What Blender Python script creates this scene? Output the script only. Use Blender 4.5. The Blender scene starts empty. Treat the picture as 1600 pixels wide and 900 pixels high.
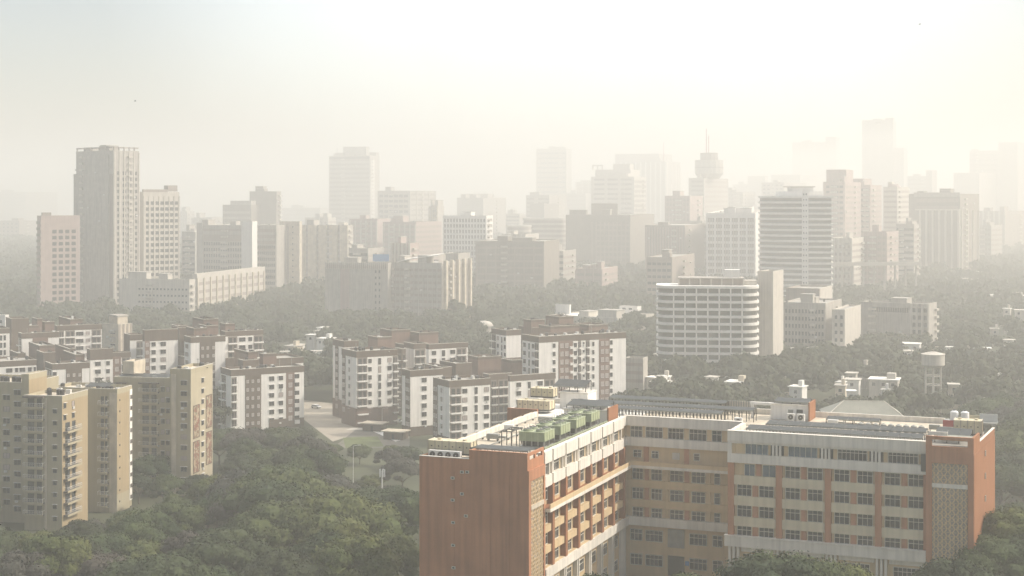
import bpy, math, random
import numpy as np
rad = math.radians
F, HOR, H = 2400.0, 310.0, 85.0          # focal length in pixels of the 1600 px photo, horizon row, eye height

# ---------------------------------------------------------------- camera, sky, sun, exposure
scn = bpy.context.scene
col = scn.collection
cam = bpy.data.cameras.new('camera'); camo = bpy.data.objects.new('camera', cam); col.objects.link(camo)
cam.lens = 36 * F / 1600; cam.sensor_width = 36; cam.shift_y = -(450 - HOR) / 1600
cam.clip_start = 1; cam.clip_end = 30000
camo.location = (0, 0, H); camo.rotation_euler = (rad(90), 0, 0)
scn.camera = camo

SUN_AZ, SUN_EL = rad(90), rad(42)
w = bpy.data.worlds.new('World'); scn.world = w; w.use_nodes = True
nt = w.node_tree; nt.nodes.clear()
out = nt.nodes.new('ShaderNodeOutputWorld'); bg = nt.nodes.new('ShaderNodeBackground')
sky = nt.nodes.new('ShaderNodeTexSky'); sky.sky_type = 'NISHITA'; sky.sun_disc = False
sky.sun_elevation = SUN_EL; sky.sun_rotation = SUN_AZ
sky.altitude = 200; sky.air_density = 1.0; sky.dust_density = 3.0; sky.ozone_density = 1.0
bg.inputs[1].default_value = 0.15
# glow added high ahead, mostly above the view, to brighten the haze: a broad soft lobe of the sky round a fixed compass direction
tcw = nt.nodes.new('ShaderNodeTexCoord'); dt = nt.nodes.new('ShaderNodeVectorMath'); dt.operation = 'DOT_PRODUCT'
dt.inputs[1].default_value = (math.sin(rad(2)) * math.cos(rad(56)), math.cos(rad(2)) * math.cos(rad(56)), math.sin(rad(56)))
nt.links.new(tcw.outputs['Generated'], dt.inputs[0])
lr = nt.nodes.new('ShaderNodeMapRange'); lr.interpolation_type = 'SMOOTHERSTEP'
lr.inputs[1].default_value = math.cos(rad(50)); lr.inputs[2].default_value = 1.0; lr.inputs[3].default_value = 0.0; lr.inputs[4].default_value = 1.0
nt.links.new(dt.outputs['Value'], lr.inputs[0])
nz = nt.nodes.new('ShaderNodeTexNoise'); nz.inputs['Scale'].default_value = 3.0; nz.inputs['Detail'].default_value = 4
nt.links.new(tcw.outputs['Generated'], nz.inputs['Vector'])
nm = nt.nodes.new('ShaderNodeMath'); nm.operation = 'MULTIPLY'; nt.links.new(lr.outputs[0], nm.inputs[0]); nt.links.new(nz.outputs[0], nm.inputs[1])
mxw = nt.nodes.new('ShaderNodeMix'); mxw.data_type = 'RGBA'; mxw.blend_type = 'ADD'; mxw.inputs[7].default_value = (29, 28, 25.8, 1)
nt.links.new(nm.outputs[0], mxw.inputs[0]); tint = nt.nodes.new('ShaderNodeMix'); tint.data_type = 'RGBA'; tint.blend_type = 'MULTIPLY'; tint.inputs[0].default_value = 1
tint.inputs[7].default_value = (.98, .94, .89, 1)          # dust laden air
nt.links.new(sky.outputs[0], tint.inputs[6]); nt.links.new(tint.outputs[2], mxw.inputs[6])
d2 = nt.nodes.new('ShaderNodeVectorMath'); d2.operation = 'DOT_PRODUCT'          # smaller glow added to brighten the low sky ahead
d2.inputs[1].default_value = (math.sin(rad(3)) * math.cos(rad(9)), math.cos(rad(3)) * math.cos(rad(9)), math.sin(rad(9)))
nt.links.new(tcw.outputs['Generated'], d2.inputs[0])
l2 = nt.nodes.new('ShaderNodeMapRange'); l2.interpolation_type = 'SMOOTHSTEP'
l2.inputs[1].default_value = math.cos(rad(19)); l2.inputs[2].default_value = math.cos(rad(3))
nt.links.new(d2.outputs['Value'], l2.inputs[0])
n4 = nt.nodes.new('ShaderNodeTexNoise'); n4.inputs['Scale'].default_value = 9.0; n4.inputs['Detail'].default_value = 5
nt.links.new(tcw.outputs['Generated'], n4.inputs['Vector'])
m5 = nt.nodes.new('ShaderNodeMapRange'); m5.inputs[3].default_value = .75; m5.inputs[4].default_value = 1.25
nt.links.new(n4.outputs[0], m5.inputs[0])
m6 = nt.nodes.new('ShaderNodeMath'); m6.operation = 'MULTIPLY'; nt.links.new(l2.outputs[0], m6.inputs[0]); nt.links.new(m5.outputs[0], m6.inputs[1])
mx2 = nt.nodes.new('ShaderNodeMix'); mx2.data_type = 'RGBA'; mx2.blend_type = 'ADD'; mx2.inputs[7].default_value = (3.4, 3.5, 3.5, 1)
nt.links.new(m6.outputs[0], mx2.inputs[0]); nt.links.new(mxw.outputs[2], mx2.inputs[6])
nt.links.new(mx2.outputs[2], bg.inputs[0]); nt.links.new(bg.outputs[0], out.inputs[0])
sun = bpy.data.lights.new('sun', 'SUN'); suno = bpy.data.objects.new('sun', sun); col.objects.link(suno)
sun.energy = 3.6; sun.angle = rad(1.5); sun.color = (1.0, 0.93, 0.83)
suno.rotation_euler = (rad(90) - SUN_EL, 0, math.pi - SUN_AZ)
suno.location = (0, 0, 400)
scn.view_settings.view_transform = 'Standard'; scn.view_settings.look = 'None'
scn.view_settings.gamma = 1; scn.view_settings.use_curve_mapping = False
scn.view_settings.exposure = 0.27
scn.cycles.max_bounces = 6; scn.cycles.volume_bounces = 3; scn.cycles.diffuse_bounces = 2
scn.cycles.glossy_bounces = 2; scn.cycles.transparent_max_bounces = 4
scn.cycles.use_denoising = True
scn.cycles.volume_step_rate = 1

HAZE_DENSITY = 0.00060
HAZE_COLOR = (0.925, 0.905, 0.85)

# ---------------------------------------------------------------- helpers
def tag(o, label=None, cat=None, group=None, kind=None):
    if label: o['label'] = label
    if cat: o['category'] = cat
    if group: o['group'] = group
    if kind: o['kind'] = kind
    return o

def mat(name, c, rough=0.85, var=0.12, scale=0.6, streak=0.0, metal=0.0, spec=0.3, fine=0.0):
    m = bpy.data.materials.new(name); m.use_nodes = True
    t = m.node_tree; b = t.nodes['Principled BSDF']
    b.inputs['Roughness'].default_value = rough; b.inputs['Metallic'].default_value = metal
    b.inputs['Specular IOR Level'].default_value = spec
    tc = t.nodes.new('ShaderNodeTexCoord'); n = t.nodes.new('ShaderNodeTexNoise')
    n.inputs['Scale'].default_value = scale; n.inputs['Detail'].default_value = 6
    t.links.new(tc.outputs['Object'], n.inputs['Vector'])
    mr = t.nodes.new('ShaderNodeMapRange')
    mr.inputs[1].default_value = 0.3; mr.inputs[2].default_value = 0.7
    mr.inputs[3].default_value = 1 - var; mr.inputs[4].default_value = 1 + var
    t.links.new(n.outputs[0], mr.inputs[0]); fac = mr.outputs[0]
    if streak > 0:                              # rain streaks running down the wall
        mp = t.nodes.new('ShaderNodeMapping'); mp.inputs['Scale'].default_value = (1.3, 1.3, 0.06)
        n2 = t.nodes.new('ShaderNodeTexNoise'); n2.inputs['Scale'].default_value = 1.0; n2.inputs['Detail'].default_value = 5
        t.links.new(tc.outputs['Object'], mp.inputs[0]); t.links.new(mp.outputs[0], n2.inputs['Vector'])
        m2 = t.nodes.new('ShaderNodeMapRange')
        m2.inputs[1].default_value = 0.42; m2.inputs[2].default_value = 0.68
        m2.inputs[3].default_value = 1.0; m2.inputs[4].default_value = 1 - streak
        t.links.new(n2.outputs[0], m2.inputs[0])
        mu = t.nodes.new('ShaderNodeMath'); mu.operation = 'MULTIPLY'
        t.links.new(fac, mu.inputs[0]); t.links.new(m2.outputs[0], mu.inputs[1]); fac = mu.outputs[0]
    if fine > 0:
        n3 = t.nodes.new('ShaderNodeTexNoise'); n3.inputs['Scale'].default_value = 5.0; n3.inputs['Detail'].default_value = 3
        t.links.new(tc.outputs['Object'], n3.inputs['Vector'])
        m3 = t.nodes.new('ShaderNodeMapRange'); m3.inputs[3].default_value = 1 - fine; m3.inputs[4].default_value = 1 + fine
        t.links.new(n3.outputs[0], m3.inputs[0])
        mu = t.nodes.new('ShaderNodeMath'); mu.operation = 'MULTIPLY'
        t.links.new(fac, mu.inputs[0]); t.links.new(m3.outputs[0], mu.inputs[1]); fac = mu.outputs[0]
    mx = t.nodes.new('ShaderNodeVectorMath'); mx.operation = 'SCALE'
    mx.inputs[0].default_value = c; t.links.new(fac, mx.inputs['Scale'])
    t.links.new(mx.outputs[0], b.inputs['Base Color'])
    return m

M = {}
M['white'] = mat('white_paint', (.82, .79, .73), .8, .05, .3, .14)
M['whiter'] = mat('roof_white', (.80, .77, .70), .8, .10, .5, 0, fine=.15)
M['brown'] = mat('brown_paint', (.125, .092, .066), .85, .10, .4, .15)
M['rust'] = mat('rust_brown', (.205, .130, .098), .85, .10, .4, .15)
M['roof'] = mat('roof_concrete', (.33, .31, .27), .9, .25, .35, 0, fine=.2)
M['tile'] = mat('roof_tile_cream', (.56, .49, .38), .9, .2, .3, 0.12, fine=.15)
M['brick'] = mat('brick_red_render', (.44, .20, .105), .85, .13, .18, .22, fine=.08)
M['brick2'] = mat('brick_sunlit_render', (.30, .13, .058), .85, .07, .25, .10, fine=.05)  # brick copy for sunlit faces, their tone set in the colour
M['beige'] = mat('beige_wall', (.60, .45, .26), .85, .07, .3, .12)
M['offwhite'] = mat('parapet_offwhite', (.74, .69, .60), .8, .06, .4, .20)
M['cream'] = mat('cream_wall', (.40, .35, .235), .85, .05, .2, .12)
M['creamlit'] = mat('cream_wall_sunlit', (.37, .285, .165), .85, .05, .2, .12)  # copy of the cream wall with warm sunlight put into its colour
M['slabbrown'] = mat('balcony_brown', (.10, .085, .07), .8, .1)
M['glass'] = mat('window_glass', (.035, .04, .042), .15, .5, .35, spec=.5)
M['glasspale'] = mat('curtained_glass', (.40, .34, .31), .35, .3, .5)
M['glassblue'] = mat('blue_glass', (.10, .14, .17), .12, .3, .5, spec=.6)
M['frame'] = mat('frame_cream', (.60, .56, .47), .6, .05)
M['framew'] = mat('frame_white', (.70, .68, .64), .6, .05)
M['green'] = mat('cooling_green', (.27, .31, .20), .6, .10, .8, .15)
M['greenlt'] = mat('cooling_green_light', (.34, .38, .23), .6, .08, .8, .1)
M['steel'] = mat('galvanised_steel', (.30, .30, .27), .5, .15, 1.0, metal=.3)
M['darksteel'] = mat('dark_steel', (.07, .07, .06), .6, .15)
M['solar'] = mat('solar_panel', (.030, .034, .032), .45, .2, .5, spec=.12)
M['stripe'] = mat('dark_glazing_band', (.09, .085, .07), .4, .2, .2)
M['framed'] = mat('frame_taupe', (.22, .195, .165), .6, .05)
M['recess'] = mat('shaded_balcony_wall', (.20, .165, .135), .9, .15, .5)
M['creamside'] = mat('cream_side', (.43, .375, .26), .85, .05, .2, .12)  # cream copy for a sunlit side, its lighter tone set in the colour
M['tank'] = mat('panel_tank', (.60, .53, .36), .7, .08, .6, .15)
M['tankw'] = mat('white_tank', (.72, .72, .70), .5, .05)
M['black'] = mat('black_tank', (.02, .02, .02), .5, .1)
M['acgrey'] = mat('ac_casing', (.62, .61, .57), .6, .06)
M['asphalt'] = mat('asphalt', (.16, .145, .12), .95, .15, .2, fine=.15)
M['paving'] = mat('paving', (.34, .30, .24), .95, .12, .3, fine=.1)
M['grass'] = mat('lawn', (.10, .12, .045), .95, .25, .3, fine=.3)
M['bark'] = mat('bark', (.10, .075, .05), .95, .2, 1.5)
M['conc'] = mat('concrete', (.42, .39, .34), .9, .12, .3, .25)
M['spandrel'] = mat('spandrel_cream', (.64, .56, .40), .85, .08, .3, .18)
M['concp'] = mat('concrete_pale', (.55, .51, .44), .9, .08, .3, .2)
M['pink'] = mat('pinkish_render', (.42, .33, .29), .9, .08, .2, .15)
M['pinkd'] = mat('dusky_render', (.33, .28, .235), .9, .1, .15, .2)
M['darkb'] = mat('dark_render', (.25, .22, .18), .9, .12, .15, .2)
M['bluesheet'] = mat('blue_sheet', (.12, .28, .50), .6, .1)
M['redpaint'] = mat('red_paint', (.35, .06, .05), .6, .1)
M['metalroof'] = mat('grey_green_metal_roof', (.27, .27, .22), .7, .12, .3, .1)
M['ground'] = mat('ground_earth', (.060, .066, .034), .95, .3, .05, fine=.3)

def mural_mat():
    m = mat('painted_mural', (.45, .36, .25), .85, .1)
    t = m.node_tree; b = t.nodes['Principled BSDF']
    tc = t.nodes.new('ShaderNodeTexCoord'); v = t.nodes.new('ShaderNodeTexNoise')
    v.inputs['Scale'].default_value = .55; v.inputs['Detail'].default_value = 5; v.inputs['Roughness'].default_value = .7
    t.links.new(tc.outputs['Object'], v.inputs['Vector'])
    r = t.nodes.new('ShaderNodeValToRGB'); r.color_ramp.interpolation = 'CONSTANT'
    e = r.color_ramp.elements; e[0].position = 0; e[0].color = (.10, .07, .05, 1); e[1].position = .40; e[1].color = (.24, .09, .06, 1)
    k = e.new(.48); k.color = (.12, .12, .07, 1); k = e.new(.52); k.color = (.45, .38, .26, 1); k = e.new(.58); k.color = (.26, .12, .07, 1); k = e.new(.62); k.color = (.45, .38, .26, 1)
    t.links.new(v.outputs[0], r.inputs[0]); t.links.new(r.outputs[0], b.inputs['Base Color'])
    return m
M['mural'] = mural_mat()

def leaf_mat(name, c1, c2, c3):
    m = bpy.data.materials.new(name); m.use_nodes = True
    t = m.node_tree; b = t.nodes['Principled BSDF']; b.inputs['Roughness'].default_value = .7
    b.inputs['Specular IOR Level'].default_value = .15
    oi = t.nodes.new('ShaderNodeObjectInfo'); tc = t.nodes.new('ShaderNodeTexCoord')
    geo = t.nodes.new('ShaderNodeNewGeometry')
    n = t.nodes.new('ShaderNodeTexNoise'); n.inputs['Scale'].default_value = .07; n.inputs['Detail'].default_value = 4
    t.links.new(geo.outputs['Position'], n.inputs['Vector'])
    n2 = t.nodes.new('ShaderNodeTexNoise'); n2.inputs['Scale'].default_value = .9; n2.inputs['Detail'].default_value = 3
    t.links.new(geo.outputs['Position'], n2.inputs['Vector'])
    mix = t.nodes.new('ShaderNodeMix'); mix.data_type = 'RGBA'
    mix.inputs[6].default_value = (*c1, 1); mix.inputs[7].default_value = (*c2, 1)
    mr = t.nodes.new('ShaderNodeMapRange'); mr.inputs[1].default_value = .36; mr.inputs[2].default_value = .64
    t.links.new(n.outputs[0], mr.inputs[0]); t.links.new(mr.outputs[0], mix.inputs[0])
    mix2 = t.nodes.new('ShaderNodeMix'); mix2.data_type = 'RGBA'; mix2.inputs[7].default_value = (*c3, 1)
    mm = t.nodes.new('ShaderNodeMapRange'); mm.inputs[1].default_value = .35; mm.inputs[2].default_value = 1.0; mm.inputs[4].default_value = .8
    t.links.new(oi.outputs['Random'], mm.inputs[0]); t.links.new(mm.outputs[0], mix2.inputs[0])
    t.links.new(mix.outputs[2], mix2.inputs[6])
    m4 = t.nodes.new('ShaderNodeMapRange'); m4.inputs[1].default_value = .3; m4.inputs[2].default_value = .7
    m4.inputs[3].default_value = .82; m4.inputs[4].default_value = 1.2
    t.links.new(n2.outputs[0], m4.inputs[0])
    sc = t.nodes.new('ShaderNodeVectorMath'); sc.operation = 'SCALE'
    t.links.new(mix2.outputs[2], sc.inputs[0]); t.links.new(m4.outputs[0], sc.inputs['Scale'])
    t.links.new(sc.outputs[0], b.inputs['Base Color'])
    return m
M['leaf'] = leaf_mat('foliage', (.022, .040, .015), (.060, .082, .024), (.046, .050, .026))
M['leaf2'] = leaf_mat('foliage_yellowish', (.062, .082, .022), (.105, .115, .030), (.050, .070, .024))
M['leaf3'] = leaf_mat('foliage_dull', (.058, .055, .042), (.072, .062, .048), (.045, .050, .038))

def far(Y): return Y if Y < 716 else 716 + (Y - 716) * 2.7
def wx(px, Y): return (px - 800) / F * Y
def zy(py, Y): return H - (py - HOR) / F * Y

SPLIT = {'spandrel', 'pilaster', 'brick_panel', 'post', 'recess', 'shutter', 'ledge', 'brown_panel', 'brown_base', 'canopy', 'lit_wall', 'wall_stripe', 'terrace_ledge', 'storey_band', 'balustrade', 'side_panel', 'penthouse', 'penthouse_post', 'roof_room', 'column', 'parapet', 'roof', 'coping', 'downpipe', 'slab_panel', 'crown', 'end_wall', 'wall', 'wall_pier', 'brick_end', 'stair_tower'}
class MB:
    def __init__(s): s.v = []; s.f = []; s.mi = []; s.mats = []
    def m(s, name):
        if name not in s.mats: s.mats.append(name)
        return s.mats.index(name)
    def quad(s, pts, mt):
        i = len(s.v); s.v += [tuple(p) for p in pts]; s.f.append(tuple(range(i, i + len(pts)))); s.mi.append(s.m(mt))
    def box(s, x0, x1, y0, y1, z0, z1, mt):
        if x0 > x1: x0, x1 = x1, x0
        if y0 > y1: y0, y1 = y1, y0
        if z0 > z1: z0, z1 = z1, z0
        i = len(s.v)
        s.v += [(x0, y0, z0), (x1, y0, z0), (x1, y1, z0), (x0, y1, z0), (x0, y0, z1), (x1, y0, z1), (x1, y1, z1), (x0, y1, z1)]
        k = s.m(mt)
        for f in ((0, 3, 2, 1), (4, 5, 6, 7), (0, 1, 5, 4), (1, 2, 6, 5), (2, 3, 7, 6), (3, 0, 4, 7)):
            s.f.append(tuple(i + j for j in f)); s.mi.append(k)
    def prism(s, pts, z0, z1, mt):                # pts counter-clockwise
        i = len(s.v); n = len(pts); k = s.m(mt)
        s.v += [(p[0], p[1], z0) for p in pts] + [(p[0], p[1], z1) for p in pts]
        s.f.append(tuple(range(i + n - 1, i - 1, -1))); s.mi.append(k)
        s.f.append(tuple(range(i + n, i + 2 * n))); s.mi.append(k)
        for j in range(n):
            q = (j + 1) % n; s.f.append((i + j, i + q, i + n + q, i + n + j)); s.mi.append(k)
    def cyl(s, x, y, z0, z1, r, mt, n=14, r1=None):
        r1 = r if r1 is None else r1
        i = len(s.v); k = s.m(mt)
        for z, q in ((z0, r), (z1, r1)):
            for j in range(n):
                a = 2 * math.pi * j / n; s.v.append((x + q * math.cos(a), y + q * math.sin(a), z))
        s.f.append(tuple(range(i + n - 1, i - 1, -1))); s.mi.append(k)
        s.f.append(tuple(range(i + n, i + 2 * n))); s.mi.append(k)
        for j in range(n):
            q = (j + 1) % n; s.f.append((i + j, i + q, i + n + q, i + n + j)); s.mi.append(k)
    def bar(s, a, b, t, mt):                       # square bar between two points
        a = np.array(a, float); b = np.array(b, float); d = b - a; d /= max(np.linalg.norm(d), 1e-6)
        up = np.array((0, 0, 1.)) if abs(d[2]) < .9 else np.array((1., 0, 0))
        e = np.cross(d, up); e /= np.linalg.norm(e); g = np.cross(e, d)
        i = len(s.v); k = s.m(mt)
        for p in (a, b):
            for q, r in ((-1, -1), (1, -1), (1, 1), (-1, 1)): s.v.append(tuple(p + e * q * t / 2 + g * r * t / 2))
        for f in ((0, 3, 2, 1), (4, 5, 6, 7), (0, 1, 5, 4), (1, 2, 6, 5), (2, 3, 7, 6), (3, 0, 4, 7)):
            s.f.append(tuple(i + j for j in f)); s.mi.append(k)
    def pieces(s):
        comp = {}; out = []; last = None
        par = list(range(len(s.v)))
        def find(a):
            while par[a] != a: par[a] = par[par[a]]; a = par[a]
            return a
        for f in s.f:
            for j in f[1:]: par[find(j)] = find(f[0])
        g = {}
        for f, k in zip(s.f, s.mi): g.setdefault(find(f[0]), []).append((f, k))
        for fs in g.values():
            q = MB(); mp = {}
            for f, k in fs:
                for j in f:
                    if j not in mp: mp[j] = len(q.v); q.v.append(s.v[j])
                q.f.append(tuple(mp[j] for j in f)); q.mi.append(q.m(s.mats[k]))
            out.append(q)
        return out
    def mesh(s, name, dz=0):
        me = bpy.data.meshes.new(name)
        me.from_pydata([(a, b, c - dz) for a, b, c in s.v], [], s.f)
        for q in s.mats: me.materials.append(M[q])
        if len(s.mats) > 1: me.polygons.foreach_set('material_index', s.mi)
        me.update(); return me
    def build(s, name, parent=None, dz=0):
        o = bpy.data.objects.new(name, s.mesh(name, dz)); col.objects.link(o); o.parent = parent; return o

def inst(name, me, parent, loc, rz=0):
    o = bpy.data.objects.new(name, me); col.objects.link(o); o.parent = parent
    o.location = loc; o.rotation_euler = (0, 0, rz); return o

def empty(name, loc, rz=0, label=None, cat=None, group=None):
    o = bpy.data.objects.new(name, None); col.objects.link(o); o.empty_display_size = .5
    o.location = loc; o.rotation_euler = (0, 0, rz); return tag(o, label, cat, group)

cache = {}
def q5(x): return max(.2, round(x * 4) / 4)
def win_mesh(w_, h, style):
    w_, h = q5(w_), q5(h)
    key = ('w', w_, h, style)
    if key in cache: return cache[key]
    g = {'dark': 'glass', 'pale': 'glasspale', 'near': 'glass', 'blue': 'glassblue', 'curtain': 'glasspale', 'far': 'glass', 'door': 'glass'}[style]
    p = MB(); fr = MB(); fm = {'near': 'frame', 'pale': 'framew', 'dark': 'framed', 'curtain': 'framed', 'blue': 'frame'}.get(style, 'framew')
    if style == 'far':
        p.box(-w_ / 2, w_ / 2, -.06, 0, 0, h, g); cache[key] = (p.mesh('window'), None); return cache[key]
    p.box(-w_ / 2, w_ / 2, -.03, 0, 0, h, g)
    t = .07 if style != 'near' else .10
    d = .12
    fr.box(-w_ / 2 - t, -w_ / 2, -d, 0, -t, h + t, fm); fr.box(w_ / 2, w_ / 2 + t, -d, 0, -t, h + t, fm)
    fr.box(-w_ / 2, w_ / 2, -d, 0, h, h + t, fm); fr.box(-w_ / 2, w_ / 2, -d - .05, 0, -t, 0, fm)
    n = max(1, round(w_ / (.75 if style == 'near' else 1.1)))
    for i in range(1, n): fr.box(-w_ / 2 + w_ * i / n - .035, -w_ / 2 + w_ * i / n + .035, -.08, -.03, 0, h, fm)
    if style == 'near': fr.box(-w_ / 2, w_ / 2, -.075, -.03, h * .62, h * .62 + .09, fm)
    if style == 'dark': fr.box(-w_ / 2 - .2, w_ / 2 + .2, -.45, 0, h + t + .03, h + t + .11, 'framew')
    cache[key] = (p.mesh('window'), fr.mesh('frame')); return cache[key]

def balc_mesh(w_, style):
    w_ = q5(w_); key = ('b', w_, style)
    if key in cache: return cache[key]
    s = MB(); r = MB()
    if style == 'rail':
        s.box(-w_ / 2, w_ / 2, -1.3, 0, -.3, 0, 'slabbrown'); s.box(-w_ / 2 - .04, w_ / 2 + .04, -1.34, -1.2, -.42, .12, 'cream')
        for x in (-w_ / 2 + .03, w_ / 2 - .03):
            r.box(x - .03, x + .03, -1.3, -1.24, .12, 1.05, 'framew'); r.bar((x, -1.27, 1.03), (x, 0, 1.03), .06, 'framew')
        r.box(-w_ / 2, w_ / 2, -1.3, -1.24, 1.0, 1.07, 'framew'); r.box(-w_ / 2, w_ / 2, -1.29, -1.25, .55, .59, 'framew')
        n = int(w_ / .45)
        for i in range(1, n): r.box(-w_ / 2 + w_ * i / n - .015, -w_ / 2 + w_ * i / n + .015, -1.29, -1.25, .12, 1.0, 'framew')
    else:
        s.box(-w_ / 2, w_ / 2, -1.1, 0, -.18, 0, 'white'); s.box(-w_ / 2, w_ / 2, -1.2, -1.1, -.3, .28, 'white')
        r.box(-w_ / 2, w_ / 2, -1.17, -1.12, .95, 1.0, 'framed')
        for x in (-w_ / 2 + .05, 0, w_ / 2 - .05): r.box(x - .025, x + .025, -1.17, -1.12, .28, .95, 'framed')
    cache[key] = (s.mesh('balcony'), r.mesh('railing')); return cache[key]

FOOT = []     # footprints for keeping trees out of buildings (X, Y, a, x0, x1, y0, y1)
class Face:
    def __init__(s, b, ox, oy, dx, dy, ln): s.b, s.ox, s.oy, s.dx, s.dy, s.ln = b, ox, oy, dx, dy, ln; s.nx, s.ny = dy, -dx
    def t(s, px):
        X, Y = s.b.toW(s.ox, s.oy); X1, Y1 = s.b.toW(s.ox + s.dx, s.oy + s.dy); dx, dy = X1 - X, Y1 - Y
        r = (px - 800) / F; return (r * Y - X) / (dx - r * dy)
    def Y(s, t): return s.b.toW(s.ox + s.dx * t, s.oy + s.dy * t)[1]
    def box(s, mb, t0, t1, z0, z1, n0, n1, mt):
        ps = [(s.ox + s.dx * t + s.nx * n, s.oy + s.dy * t + s.ny * n) for t, n in ((t0, n1), (t1, n1), (t1, n0), (t0, n0))]
        mb.prism(ps, z0, z1, mt)
    def px(s, p0, p1): return max(0, s.t(p0)), min(s.ln, s.t(p1))
    def panel(s, name, mt, p0, p1, z0, z1, n=.05, n0=-.02):
        a, b = s.px(p0, p1); s.box(s.b.mb(name, mt), a, b, z0, z1, n0, n, mt)
    def place(s, name, me, t, z, n=0):
        return inst(name, me, s.b.root, (s.ox + s.dx * t + s.nx * n, s.oy + s.dy * t + s.ny * n, z - s.b.z0), math.atan2(s.dy, s.dx))
    def win(s, p0, p1, z0, h, style='dark', n=.01):
        a, b = s.t(p0), s.t(p1); s.wint(a, b, z0, h, style, n)
    def wint(s, a, b, z0, h, style='dark', n=.01):
        if s.b.nwin >= 100:
            s.box(s.b.mb('window_row', 'glass'), a, b, z0, z0 + h, -.02, .06, 'glass' if style != 'pale' else 'glasspale'); return
        s.b.nwin += 1
        me, fr = win_mesh(b - a, h, style)
        o = s.place('window', me, (a + b) / 2, z0, n)
        if fr: inst('frame', fr, o, (0, 0, 0))
    def wins(s, cols, ztop, nrow, pitch=3.1, h=1.4, style='dark', zmin=2, n=None):
        rv = random.Random(int(cols[0][0] * 31 + ztop * 7))
        for k in range(nrow):
            z = ztop - k * pitch - h
            if z < zmin: break
            for c in cols:
                s.win(c[0], c[1], z, h, 'curtain' if style == 'dark' and rv.random() < .16 else style, n if n else (.12 if style == 'pale' else .01))
                if style == 'dark' and rv.random() < .13 and s.b.nac < 24:
                    s.b.nac += 1; t_ = s.t((c[0] + c[1]) / 2) + rv.uniform(-.5, .5); m_ = MB(); s.box(m_, t_ - .4, t_ + .4, z - .75, z - .2, 0, .4, 'acgrey'); m_.build('wall_ac_unit', s.b.root, s.b.z0)
    def balc(s, p0, p1, ztop, nrow, pitch=3.1, style='solid', zmin=1.5):
        a, b = s.px(p0, p1); me, r = balc_mesh(b - a, style)
        for k in range(nrow):
            z = ztop - k * pitch - 2.6
            if z < zmin: break
            if s.b.nbal < 100:
                s.b.nbal += 1
                o = s.place('balcony', me, (a + b) / 2, z); inst('railing', r, o, (0, 0, 0))
            if style == 'solid': s.box(s.b.mb('balcony_shade_panel', 'recess'), a + .05, b - .05, z + .02, z + 2.7, -.02, .04, 'recess')  # flat panel on the wall, the balcony's shade put into its colour
            s.box(s.b.mb('balcony_door', 'glass'), a + (b - a) * .12, a + (b - a) * .45, z + .02, z + 2.15, -.02, .07, 'glass')
            s.box(s.b.mb('balcony_door', 'glass'), a + (b - a) * .6, a + (b - a) * .85, z + .02, z + 2.15, -.02, .07, 'glass')
    def bands(s, p0, p1, ztop, nrow, pitch, h, mt='glass', n=.05, zmin=-2):
        a, b = s.px(p0, p1); pitch *= s.b.k; h *= s.b.k
        for k in range(nrow):
            z = ztop - k * pitch - h
            if z < zmin: break
            mb = MB(); s.box(mb, a, b, z, z + h, -.02, n, mt); mb.build('window_band', s.b.root, s.b.z0)
    def ribs(s, p0, p1, nn, z0, z1, wd, mt, n=.3):
        a, b = s.px(p0, p1); wd *= s.b.k
        for i in range(nn + 1):
            t = a + (b - a) * i / nn; s.box(s.b.mb('facade_rib', mt), t - wd / 2, t + wd / 2, z0, z1, -.02, n, mt)
    def punch(s, p0, p1, ncol, ztop, nrow, pitch, w_, h, style='far', zmin=0):
        a, b = s.px(p0, p1); pitch *= s.b.k; h *= s.b.k; w_ *= s.b.k
        for k in range(nrow):
            z = ztop - k * pitch - h
            if z < zmin: break
            for i in range(ncol):
                t = a + (b - a) * (i + .5) / ncol; s.wint(t - w_ / 2, t + w_ / 2, z, h, style)

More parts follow.
